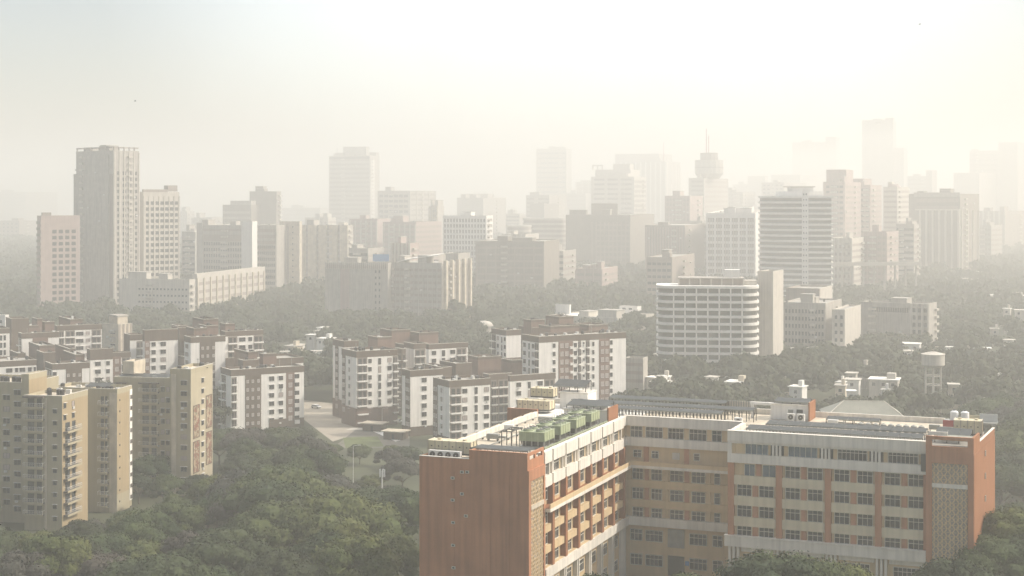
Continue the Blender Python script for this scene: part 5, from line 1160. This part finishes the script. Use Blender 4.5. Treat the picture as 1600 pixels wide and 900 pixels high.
# water tower
Yw = 600; r = empty('water_tower', (wx(1458, Yw), Yw, 0), 0, 'round concrete water tower on legs among trees at the right', 'water tower'); zt = zy(553, Yw)
FOOT.append((r.location.x, Yw, 0, -5, 5, -34, 5)); m_ = MB(); m_.cyl(0, 0, zt - 4.2, zt, 4.4, 'concp', 28); m_.cyl(0, 0, zt - 5.4, zt - 4.2, 3.2, 'conc', 28, 4.4); m_.build('tank', r)
m_ = MB(); m_.cyl(0, 0, zt + .002, zt + 1.0, 4.7, 'concp', 28, .6); m_.cyl(0, 0, zt + 1.0, zt + 1.7, .5, 'darkb', 10); m_.build('roof', r)
for k in range(6):
    a = math.pi * k / 3 + .3; m_ = MB(); m_.cyl(3.3 * math.cos(a), 3.3 * math.sin(a), 0, zt - 5.2, .32, 'concp', 10); m_.build('leg', r)
m_ = MB()
for zz in (zt - 8.5, zt - 12):
    for k in range(6):
        a, c = math.pi * k / 3 + .3, math.pi * (k + 1) / 3 + .3; m_.bar((3.3 * math.cos(a), 3.3 * math.sin(a), zz), (3.3 * math.cos(c), 3.3 * math.sin(c), zz), .35, 'concp')
m_.build('brace', r)
# hipped green grey roof behind the brick building
def hiphall():
    Y = 500; x0, x1 = wx(1290, Y), wx(1415, Y); r = empty('assembly_hall', ((x0 + x1) / 2, Y, 0), -rad(6), 'long hall with a wide grey green hipped metal roof behind the brick building', 'hall'); L = (x1 - x0) / 2
    z = 13.5; m_ = MB(); m_.box(-L + 1, L - 1, 1, 19, 0, z, 'conc'); m_.build('wall', r)
    m_ = MB(); A = (-L, 0, z); B = (L, 0, z); C = (L, 20, z); D = (-L, 20, z); E = (-L + 7, 9, z + 4.4); G = (L - 6, 9, z + 4.4)
    for q in ((A, B, G, E), (B, C, G), (C, D, E, G), (D, A, E), (A, D, C, B)): m_.quad(q, 'metalroof')
    for k in range(1, 40):
        x = -L + 2 * L * k / 40; t = min(1, (x + L) / 7, (L - x) / 6); m_.bar((x, .05, z + .03), (x, 9 * t, z + .05 + 4.4 * t), .12, 'metalroof')
    m_.build('roof', r)
    m_ = MB(); m_.bar(E, G, .3, 'concp'); m_.bar(B, G, .3, 'concp'); m_.bar(A, E, .3, 'concp'); m_.build('ridge', r)
    FOOT.append(((x0 + x1) / 2, Y, rad(6), -L, L, 0, 20))
hiphall()

# small houses in the trees: px, py of the roof, width px, height px, Y
houses = [
 (1120, 566, 26, 14, 640, 'white', 'white house with a stepped roof among trees below the balconied office'),
 (1160, 551, 22, 8, 655, 'conc', 'grey sheet roofed house with a white gable right of the stepped roof house'),
 (1208, 567, 22, 22, 600, 'concp', 'boxy pale two storey house on a long white wall'),
 (1148, 598, 30, 12, 560, 'tile', 'cream and peach low house just above the solar rows'),
 (1108, 590, 14, 8, 575, 'white', 'tiny white rooftop left of the cream and peach house'),
 (1095, 560, 16, 8, 660, 'conc', 'faint low shed left of the stepped roof house'),
 (1345, 572, 18, 24, 600, 'concp', 'narrow pale house with slab roof left of the water tower'),
 (1422, 538, 28, 16, 660, 'white', 'white flat roofed house above left of the water tower'),
 (1500, 533, 24, 8, 660, 'conc', 'low grey roof right of the water tower'),
 (1380, 594, 44, 5, 590, 'concp', 'long low white wall roof left of the water tower legs'),
 (1275, 545, 30, 16, 640, 'conc', 'grey low house below the school block'),
 (1310, 546, 24, 12, 650, 'concp', 'pale flat house right of the grey low house below the school block'),
 (1232, 552, 12, 20, 640, 'white', 'slim white house end below the blank stair tower'),
 (1545, 425, 60, 12, 1000, 'concp', 'wide low pale building on the wooded slope at the far right'),
 (1520, 436, 50, 8, 960, 'concp', 'long low terrace below the wide pale building at the far right'),
 (1575, 462, 55, 14, 860, 'concp', 'pale ramped low building at the right edge'),
 (1575, 532, 14, 10, 700, 'white', 'small white house half hidden at the right edge'),
 (1340, 408, 20, 8, 940, 'concp', 'small pale block at the left end of the flyover'),
 (500, 518, 22, 8, 720, 'concp', 'small white rooftop in trees left of the block beside the lawns'),
 (485, 524, 14, 6, 710, 'white', 'tiny white shed roof left of the small white rooftop'),
 (990, 588, 20, 6, 590, 'tile', 'low cream roof hard right of the tallest white block'),
 (1035, 590, 20, 4, 600, 'concp', 'thin pale roof in trees above the solar rows'),
 (1402, 480, 18, 12, 760, 'concp', 'pale roof turret over the school block'),
 (1540, 545, 16, 6, 660, 'conc', 'small pale roof far right of the water tower'),
 (1382, 610, 10, 8, 540, 'white', 'tiny white hut above the hipped hall roof'),
 (1330, 612, 12, 7, 545, 'white', 'tiny white tilted roof left above the hipped hall roof'),
]
hr = random.Random(77)
for (x0, x1, y0, y1, n, lab) in ((1000, 1090, 548, 600, 5, 'small pale house peeking out of the trees below and left of the balconied office'), (1230, 1340, 552, 606, 9, 'small pale house peeking out of the trees below the school blocks'),
                                 (1385, 1440, 500, 560, 4, 'small pale house peeking out of the trees just left of the water tower'), (1480, 1600, 470, 620, 9, 'small pale house peeking out of the trees right of the water tower'), (420, 520, 500, 545, 5, 'small pale house roof in the trees left of the block beside the lawns')):
    for k in range(n): houses.append((hr.uniform(x0, x1), hr.uniform(y0, y1), hr.uniform(8, 22), hr.uniform(5, 10), 600, hr.choice(['white', 'concp', 'conc', 'tile', 'white']), lab))
for i, (px, py, w_, h_, Y, wl, lab) in enumerate(houses):
    Y = min(Y * 1.6, max(Y, (H - 10) * F / (py - HOR))); X = wx(px, Y); z = zy(py, Y); Wd = w_ / F * Y; Hh = max(2.8, h_ / F * Y); g = 0
    z = max(z, 6); r = empty('house', (X, Y, g), -rad(12 + (i * 37) % 25), lab, 'house', 'small pale houses' + lab[36:] if i >= 26 else None); d = min(9, Wd * .8 + 2)
    m_ = MB(); m_.box(-Wd / 2, Wd / 2, 0, d, 0, z, wl); m_.build('wall', r)
    m_ = MB(); m_.box(-Wd / 2 - .5, Wd / 2 + .5, -.5, d + .4, z + .002, z + .35, 'whiter' if i % 2 else 'concp')
    if i % 3 == 0: m_.box(Wd * .1, Wd * .4, d * .3, d * .7, z + .352, z + 2.6, wl)
    m_.build('roof', r)
    n = max(1, int(Wd / 3.2)); me = win_mesh(1.2, 1.3, 'far')[0]
    for k in range(min(n, 6)):
        inst('window', me, r, (-Wd / 2 + Wd * (k + .5) / n, -.01, z - 2.4), 0)
    FOOT.append((X, Y, rad(12 + (i * 37) % 25), -Wd / 2 - 1, Wd / 2 + 1, -24, d))

# ---------------------------------------------------------------- the yard between the white blocks
def sheet(name, poly, z, mt, kind='structure', label=None, cat=None):
    m_ = MB(); m_.quad([(x, y, z) for x, y in poly], mt); o = m_.build(name); tag(o, label, cat, None, kind); return o
def G(px, py, z=0): Y = (H - z) * F / (py - HOR); return (wx(px, Y), Y)
sheet('car_park', [G(470, 652), G(520, 690), G(600, 664), G(600, 640), G(475, 625)], .02, 'paving')
sheet('road', [G(520, 700), G(640, 700), G(640, 676), G(570, 660)], .028, 'asphalt')
sheet('path', [G(560, 664), G(618, 690), G(626, 688), G(570, 661)], .036, 'whiter')
sheet('path', [G(540, 672), G(600, 672), G(600, 669), G(548, 669)], .044, 'concp')
sheet('lawn', [G(540, 700), G(600, 698), G(590, 682), G(536, 684)], .052, 'grass')
sheet('lawn', [G(604, 684), G(640, 682), G(640, 668), G(598, 668)], .052, 'grass')
def shed(px, py, w_, d, lab):
    X, Y = G(px, py); r = empty('garden_shed', (X, Y, 0), -rad(20), lab, 'shed', 'flat roofed sheds'); m_ = MB(); m_.box(-w_ / 2, w_ / 2, 0, d, 0, 2.7, 'brown'); m_.build('wall', r)
    m_ = MB(); m_.box(-w_ / 2 - .7, w_ / 2 + .7, -.8, d + .6, 2.702, 3.0, 'tile'); m_.build('roof', r); m_ = MB(); m_.box(-.5, .5, -.05, 0, 0, 2.0, 'glass'); m_.build('door', r)
    FOOT.append((X, Y, rad(20), -w_ / 2 - 2, w_ / 2 + 2, -3, d))
shed(581, 674, 7.5, 5, 'flat roofed shed on the lawn nearer the block with the brown base'); shed(614, 687, 7.5, 5, 'flat roofed shed on the lawn nearer the corner of the next block')
def walkway():
    r = empty('covered_walkway', (wx(485, 765), 765, 0), rad(10), 'pale covered footbridge on steel posts behind the white blocks', 'walkway')
    m_ = MB(); m_.box(-16, 12, 0, 5, 8.5, 8.9, 'concp'); m_.quad([(12, 0, 8.9), (24, 0, 12), (24, 5, 12), (12, 5, 8.9)], 'concp'); m_.quad([(12, 0, 8.5), (12, 5, 8.5), (24, 5, 11.6), (24, 0, 11.6)], 'conc'); m_.quad([(12, 0, 8.5), (24, 0, 11.6), (24, 0, 12), (12, 0, 8.9)], 'concp'); m_.build('roof', r)
    m_ = MB(); m_.box(-16, 16, .5, 4.5, 3.4, 3.9, 'pinkd'); m_.box(-16, 16, .4, .5, 3.9, 4.8, 'concp'); m_.build('deck', r)
    for k in range(7): q = MB(); q.box(-15 + 5 * k, -14.6 + 5 * k, .6, 1, 0, 8.5, 'darksteel'); q.build('post', r)
    m_ = MB(); m_.box(-14, -6, 2, 2.2, 4.8, 7.4, 'bluesheet'); m_.build('blue_panel', r)
    FOOT.append((wx(485, 765), 765, -rad(10), -18, 26, -45, 8))
walkway()
r = empty('low_roof', (wx(482, 720), 720, 0), rad(6), 'long pale terrace roof below the covered footbridge', 'canopy'); m_ = MB(); m_.box(-9, 13, 0, 7, 3.6, 3.9, 'concp'); m_.build('roof', r); m_ = MB()
for k in range(5): m_.box(-8.5 + 5 * k, -8.1 + 5 * k, .3, .7, 0, 3.6, 'conc')
m_.build('post', r)
# parked cars
def car(px, py, rz, lab, body='tankw'):
    X, Y = G(px, py); r = empty('parked_car', (X, Y, .05), rz, lab, 'car', 'parked cars')
    key = 'car' + body
    if key not in cache:
        m_ = MB(); prof = [(-2.1, .35), (2.1, .35), (2.15, .75), (1.2, .95), (.5, 1.45), (-1.3, 1.48), (-1.95, 1.0), (-2.15, .8)]
        n = len(prof); i0 = 0; m_.v = [(x, -.82, z) for x, z in prof] + [(x, .82, z) for x, z in prof]; k = m_.m(body)
        m_.f = [tuple(range(n)), tuple(range(2 * n - 1, n - 1, -1))] + [(j, j + n, (j + 1) % n + n, (j + 1) % n) for j in range(n)]; m_.mi = [k] * len(m_.f)
        g = MB()
        for s_ in (-.83, .80): g.prism([(-1.7, s_), (.95, s_), (.95, s_ + .03), (-1.7, s_ + .03)], .98, 1.36, 'glass')
        g.quad([(1.19, -.7, .99), (1.19, .7, .99), (.56, .65, 1.43), (.56, -.65, 1.43)], 'glass'); g.quad([(-1.97, .7, 1.03), (-1.97, -.7, 1.03), (-1.38, -.65, 1.46), (-1.38, .65, 1.46)], 'glass')
        wl = MB(); nn = 14
        for s_ in (-.1, .1): wl.quad([(.33 * math.cos(2 * math.pi * j / nn), s_, .33 * math.sin(2 * math.pi * j / nn)) for j in range(nn)][::int(s_ * 10)], 'black')
        for j in range(nn):
            a, c = 2 * math.pi * j / nn, 2 * math.pi * (j + 1) / nn; wl.quad([(.33 * math.cos(a), -.1, .33 * math.sin(a)), (.33 * math.cos(c), -.1, .33 * math.sin(c)), (.33 * math.cos(c), .1, .33 * math.sin(c)), (.33 * math.cos(a), .1, .33 * math.sin(a))], 'black')
        cache[key] = (m_.mesh('body'), g.mesh('glazing'), wl.mesh('wheel'))
    a, b_, c = cache[key]; inst('body', a, r, (0, 0, 0)); inst('glazing', b_, r, (0, 0, 0))
    for x in (-1.35, 1.35):
        for y in (-.78, .78): inst('wheel', c, r, (x, y, .33))
car(494, 638, rad(-35), 'white car parked alone on the open yard by the trees'); car(622, 661, rad(5), 'white car parked behind the sheds between two white blocks'); car(474, 678, rad(60), 'white car half under trees at the corner of the white block', 'tankw')
# lamp posts
def lamp(px, pyb, h, lab, z0=0):
    X, Y = G(px, pyb); r = empty('lamp_post', (X, Y, z0), 0, lab, 'lamp post', 'street lamps'); m_ = MB(); m_.cyl(0, 0, 0, h, .12, 'acgrey', 8, .07); m_.build('pole', r); m_ = MB(); m_.bar((0, 0, h), (1.6, 0, h + .3), .09, 'acgrey'); m_.box(1.4, 2.2, -.15, .15, h + .2, h + .36, 'acgrey'); m_.build('lamp_head', r)
lamp(597, 668, 7, 'thin pole in front of the brown base of the white block'); lamp(552, 770, 13.5, 'white lamp post poking out of the wood, left of the cell mast'); 
def cellmast():
    X, Y = G(597, 800); zt = zy(736, Y); r = empty('cell_mast', (X, Y, 0), 0, 'slim mast with white upright antennas rising from the wood', 'antenna mast'); m_ = MB(); m_.cyl(0, 0, 0, zt, .18, 'acgrey', 8); m_.build('pole', r)
    for k in range(5):
        a = k * 1.256; q = MB(); q.box(.7 * math.cos(a) - .14, .7 * math.cos(a) + .14, .7 * math.sin(a) - .1, .7 * math.sin(a) + .1, zt - 1.6, zt + .5, 'tankw'); q.bar((0, 0, zt - .6), (.7 * math.cos(a), .7 * math.sin(a), zt - .6), .06, 'steel'); q.build('antenna', r)
cellmast()
# birds in the sky
for i, (px, py, Y) in enumerate(((211, 158, 420), (1437, 38, 420))):
    z = zy(py, Y); v = []
    prof = [(-.32, .01), (-.2, .05), (0, .075), (.2, .055), (.32, .02), (.38, .005)]; n = 8; m_ = MB(); k = m_.m('black')
    for x, q in prof:
        for j in range(n): a = 2 * math.pi * j / n; m_.v.append((x, q * math.cos(a), q * math.sin(a)))
    for s_ in range(len(prof) - 1):
        for j in range(n): m_.f.append((s_ * n + j, s_ * n + (j + 1) % n, (s_ + 1) * n + (j + 1) % n, (s_ + 1) * n + j)); m_.mi.append(k)
    for sg in (-1, 1):
        i0 = len(m_.v); m_.v += [(.14, 0, .03), (-.14, 0, .03), (.2, sg * .4, .2), (-.02, sg * .42, .2), (.02, sg * .85, .08)]
        for f_ in ((0, 1, 3, 2), (2, 3, 4)): m_.f.append(tuple(i0 + q for q in f_)); m_.mi.append(k)
    i0 = len(m_.v); m_.v += [(-.28, 0, 0), (-.52, -.1, 0), (-.52, .1, 0)]; m_.f.append((i0, i0 + 1, i0 + 2)); m_.mi.append(k)
    o = m_.build('bird'); o.location = (wx(px, Y), Y, z); tag(o, ['small dark bird flying high above the three joined towers', 'small dark bird flying near the top right corner'][i], 'bird')

# ---------------------------------------------------------------- trees
rng = np.random.default_rng(7)
def crown_arrays(rng, R, Hc, nl, npl, leaf, core=True, flat=.62):
    """centre at origin, returns quads (n,4,3): clumps of leaf sized faces on uneven lobes"""
    out = []; lobes = []
    for i in range(nl):
        a = rng.uniform(0, 2 * math.pi); q = R * math.sqrt(rng.uniform(0, 1)) * .82
        hz = Hc * (.10 + .82 * math.sqrt(max(0, 1 - (q / R) ** 2)) * rng.uniform(.72, 1.08)); r = R * rng.uniform(.24, .40)
        lobes.append((q * math.cos(a), q * math.sin(a), hz - r * .6, r))
    for i in range(max(3, nl // 5)):                    # skirt of lower boughs
        a = rng.uniform(0, 2 * math.pi); q = R * rng.uniform(.6, .9); lobes.append((q * math.cos(a), q * math.sin(a), Hc * rng.uniform(-.12, .2), R * rng.uniform(.18, .28)))
    for (x, y, z, r) in lobes:
        d = rng.normal(size=(npl, 3)); d[:, 2] = np.abs(d[:, 2]) * .9 - .25 * rng.uniform(0, 1, npl); d /= np.linalg.norm(d, axis=1)[:, None]
        rad_ = r * (1 + rng.normal(0, .13, npl)); c = np.array((x, y, z)) + d * rad_[:, None] * np.array((1, 1, flat + .15))
        nrm = d + rng.normal(0, .38, (npl, 3)); nrm /= np.linalg.norm(nrm, axis=1)[:, None]
        up = rng.normal(size=(npl, 3)); e = np.cross(nrm, up); e /= np.linalg.norm(e, axis=1)[:, None]; g = np.cross(nrm, e)
        s = (leaf * rng.uniform(.5, 1.2, npl))[:, None]; k = s * rng.uniform(.45, .9, npl)[:, None]
        out.append(np.stack([c - e * s, c - g * k, c + e * s, c + g * k], 1))
        if core:                                        # inner bough surface so crowns are dense inside
            m1, m2 = 7, 4; th = np.linspace(0, 2 * math.pi, m1 + 1); ph = np.linspace(-.5, math.pi / 2, m2 + 1); qs = []
            rr = r * .84 * (1 + rng.normal(0, .07, (m1 + 1, m2 + 1))); rr[-1] = rr[0]
            P = np.stack([x + rr * np.cos(ph)[None] * np.cos(th)[:, None], y + rr * np.cos(ph)[None] * np.sin(th)[:, None], z + rr * np.sin(ph)[None] * (flat + .15)], -1)
            for i in range(m1):
                for j in range(m2): qs.append([P[i, j], P[i + 1, j], P[i + 1, j + 1], P[i, j + 1]])
            out.append(np.array(qs))
    return np.concatenate(out)
def quads_mesh(name, q, m_):
    n = len(q); me = bpy.data.meshes.new(name); me.vertices.add(n * 4); me.vertices.foreach_set('co', q.reshape(-1).astype(np.float32))
    me.loops.add(n * 4); me.loops.foreach_set('vertex_index', np.arange(n * 4, dtype=np.int32)); me.polygons.add(n); me.polygons.foreach_set('loop_start', np.arange(0, n * 4, 4, dtype=np.int32))
    me.update(calc_edges=True); me.materials.append(M[m_]); return me
def trunk_mesh(seed, h, R):
    r = random.Random(seed); m_ = MB(); m_.cyl(0, 0, 0, h * .55, .42, 'bark', 9, .28)
    for k in range(5):
        a = k * 1.256 + r.uniform(-.3, .3); e = (R * .5 * math.cos(a), R * .5 * math.sin(a), h * r.uniform(.8, 1.0)); s_ = (0, 0, h * .5); mid = (e[0] * .45, e[1] * .45, h * .72)
        m_.bar(s_, mid, .26, 'bark'); m_.bar(mid, e, .16, 'bark')
    return m_.mesh('trunk')
kinds = []
for k in range(9):
    R = [7.4, 8.8, 6.2, 9.8, 7.6, 6.6, 9.0, 5.4, 7.0][k]; Hc = R * [1.0, .88, 1.15, .82, .95, 1.25, .9, 1.35, 1.0][k]
    q = crown_arrays(rng, R, Hc, int(14 + R * 2), 300, .30, True)
    lm = ['leaf', 'leaf2', 'leaf', 'leaf', 'leaf3', 'leaf2', 'leaf', 'leaf3', 'leaf'][k]
    kinds.append((R, Hc, quads_mesh('crown', q, lm), trunk_mesh(k, 7.5, R), lm))
def infoot(X, Y, mg):
    for (x0, y0, a, ax, bx, ay, by) in FOOT:
        c, n = math.cos(a), math.sin(a); dx, dy = X - x0, Y - y0; lx, ly = dx * c - dy * n, dx * n + dy * c
        if ax - mg < lx < bx + mg and ay - mg < ly < by + mg: return True
    return False
yard = [G(462, 655), G(512, 708), G(640, 704), G(648, 655), G(600, 628), G(475, 622)]
def inpoly(x, y, P):
    c = False; j = len(P) - 1
    for i in range(len(P)):
        if (P[i][1] > y) != (P[j][1] > y) and x < (P[j][0] - P[i][0]) * (y - P[i][1]) / (P[j][1] - P[i][1]) + P[i][0]: c = not c
        j = i
    return c
rt = random.Random(11); placed = []
def free(X, Y, d): return all((X - a) ** 2 + (Y - b_) ** 2 > (d * (.5 + .5 * c / 6.5)) ** 2 for a, b_, c in placed[-1500:])
def put_tree(X, Y, k, s, lab, group, z=None):
    s_z = rt.uniform(.92, 1.0)
    R, Hc, cm, tm, lm = kinds[k]; zz = bump(X, Y) if z is None else z
    r = empty('tree', (X, Y, zz), rt.uniform(0, 6.28), lab, 'tree', group); r.scale = (s, s, s * s_z)
    inst('trunk', tm, r, (0, 0, 0)); inst('crown', cm, r, (0, 0, 6.2)); placed.append((X, Y, R * s))
KN = {'leaf': 'dark green tree', 'leaf2': 'yellowish green tree', 'leaf3': 'dull brownish tree'}
ntree = 0
# single trees at the foot of the brick building
for (px, py, Y, k, s, lab) in ((1225, 862, 222, 3, .95, 'large dark tree hiding the foot of the right facade, left of two crowns'), (1320, 884, 228, 1, .8, 'dark tree at the foot of the right facade, right of two'),
                        (1170, 905, 226, 2, .8, 'low dark tree at the bottom left of the right facade'), (1500, 868, 240, 0, .95, 'dark tree in front of the foot of the pierced screen'), (1560, 835, 262, 3, .85, 'tall dark tree beside the brick stair tower'),
                        (1590, 790, 270, 1, .9, 'dark tree at the right edge, level with the stair tower side'), (935, 893, 238, 2, .9, 'dark tree before the inner corner of the two facades, at the bottom edge'), (1015, 903, 240, 7, .9, 'small tree at the bottom edge under the recessed facade'), (1070, 900, 246, 5, .7, 'low tree under the shutters of the recessed facade'), (895, 905, 232, 8, .7, 'small dark tree under the near end of the balconied wing')):
    R, Hc = kinds[k][:2]; zt = zy(py, Y); X = wx(px, Y); put_tree(X, Y, k, s, lab, None, zt - (6.2 + Hc * .95) * s); ntree += 1
cand = []
def grid(y0, y1, sp, margin=1.08):
    Y = y0
    while Y < y1:
        s = sp * (1 + max(0, Y - 700) / 2200); w_ = (800 * margin) / F * Y; X = -w_
        while X < w_:
            cand.append((X + rt.uniform(-.42, .42) * s, Y + rt.uniform(-.42, .42) * s)); X += s
        Y += s * .88
grid(262, 3800, 13.2)
def limit(px, Y):
    pts = [(-60, 822), (60, 828), (100, 800), (150, 786), (205, 798), (208, 735), (295, 738), (335, 728), (337, 668), (400, 664), (470, 664), (476, 652), (512, 655), (522, 690), (640, 694), (662, 690), (664, 300), (1700, 300)]
    if Y > 424 and px < 208: return 300
    if Y > (436 if px < 290 else 475) and px < 336: return 300
    if Y < 470 and 545 < px < 562: return 740
    if Y < 425 and 578 < px < 614: return 756
    for (a, b_), (c, d) in zip(pts, pts[1:]):
        if a <= px <= c: return b_ + (d - b_) * (px - a) / (c - a)
    return 300
far_q = []; leftover = 0
tpl_mid = [crown_arrays(rng, 6.8, 5.6, 13, 24, .8, True) for _ in range(6)]
def decim(R, Hc):
    q = crown_arrays(rng, R, Hc, 6, 7, 1.3, False); return q
tpl_far = []
for _ in range(6):
    a = crown_arrays(rng, 7.6, 5.6, 7, 11, 1.7, False); tpl_far.append(a)
for (X, Y) in cand:
    px = 800 + X / Y * F; k = rt.randrange(9); s = rt.uniform(.72, 1.12)
    mg = 3.6 if Y < 700 else 3
    if infoot(X, Y, mg * s) or inpoly(X, Y, yard): continue
    if Y < 290 and (px < 1540): continue
    if Y < 600 and px > 640 and px < 1556: 
        if Y < 500 or px < 985: continue
    if Y > 425 and Y < 560 and px < 325 and not (200 < px < 325 and Y < 445): continue
    if Y < 560 and (px < 665 or px > 1540) and ntree < 298 and px > -40 and px < 1640:
        if 180 < px < 215 and Y < 300: s *= .9
        Rk, Hk = kinds[k][:2]; s = rt.choice((rt.uniform(.75, 1.0), rt.uniform(1.0, 1.3), rt.uniform(1.2, 1.5))); half = 1.0 * Rk * s / Y * F
        al = min(H - (max(limit(px, Y), limit(px - half * .45, Y), limit(px + half * .45, Y), limit(px - half, Y), limit(px + half, Y)) - HOR) * Y / F, 40); s = min(s, (al - bump(X, Y)) / ((6.2 + Hk) * 1.02))
        if s < .24: continue
        if px > 1500: reg = 'on the wooded slope right of the brick stair tower'
        else: reg = [r_ for q_, r_ in ((210, 'at the foot of the near cream tower'), (340, 'below the cream tower with murals'), (480, 'before the half hidden white block'), (600, 'below the lawns and car park'), (9999, 'beside the left wall of the brick building')) if px < q_][0] + (', nearest' if Y < 345 else '')
        lab = KN[kinds[k][4]] + ' ' + reg
        put_tree(X, Y, k, s, lab, KN[kinds[k][4]].rsplit(' ', 1)[0] + ' trees ' + reg.split(',')[0] + (' near' if ',' in reg else '')); ntree += 1; continue
    ang = rt.uniform(0, 6.28); c, n = math.cos(ang), math.sin(ang)
    t = (tpl_mid if Y < 1050 else tpl_far)[rt.randrange(6)] * (s * (1.25 if Y < 800 else 1 + (Y - 700) / 2400))
    zs = rt.uniform(.8, 1.35); q = t.copy(); q[..., 0] = t[..., 0] * c - t[..., 1] * n + X; q[..., 1] = t[..., 0] * n + t[..., 1] * c + Y; q[..., 2] = t[..., 2] * zs + 6.0 * s * zs + bump(X, Y)
    far_q.append(q); leftover += 1
for i in range(46):                                    # taller trees round the foot of the balconied office and the school blocks
    px = rt.uniform(1015, 1470); Y = rt.uniform(655, 690) if px < 1235 else rt.uniform(690, 720); X = wx(px, Y)
    if infoot(X, Y, 1.5): continue
    t = tpl_mid[rt.randrange(6)] * rt.uniform(1.1, 1.5); q = t.copy(); q[..., 0] += X; q[..., 1] += Y; q[..., 2] = t[..., 2] * 1.2 + rt.uniform(6, 10); far_q.append(q)
Q = np.concatenate(far_q); o = bpy.data.objects.new('woodland', quads_mesh('woodland', Q, 'leaf')); col.objects.link(o); o['kind'] = 'stuff'
print('individual trees', ntree, 'woodland trees', leftover, 'quads', len(Q))
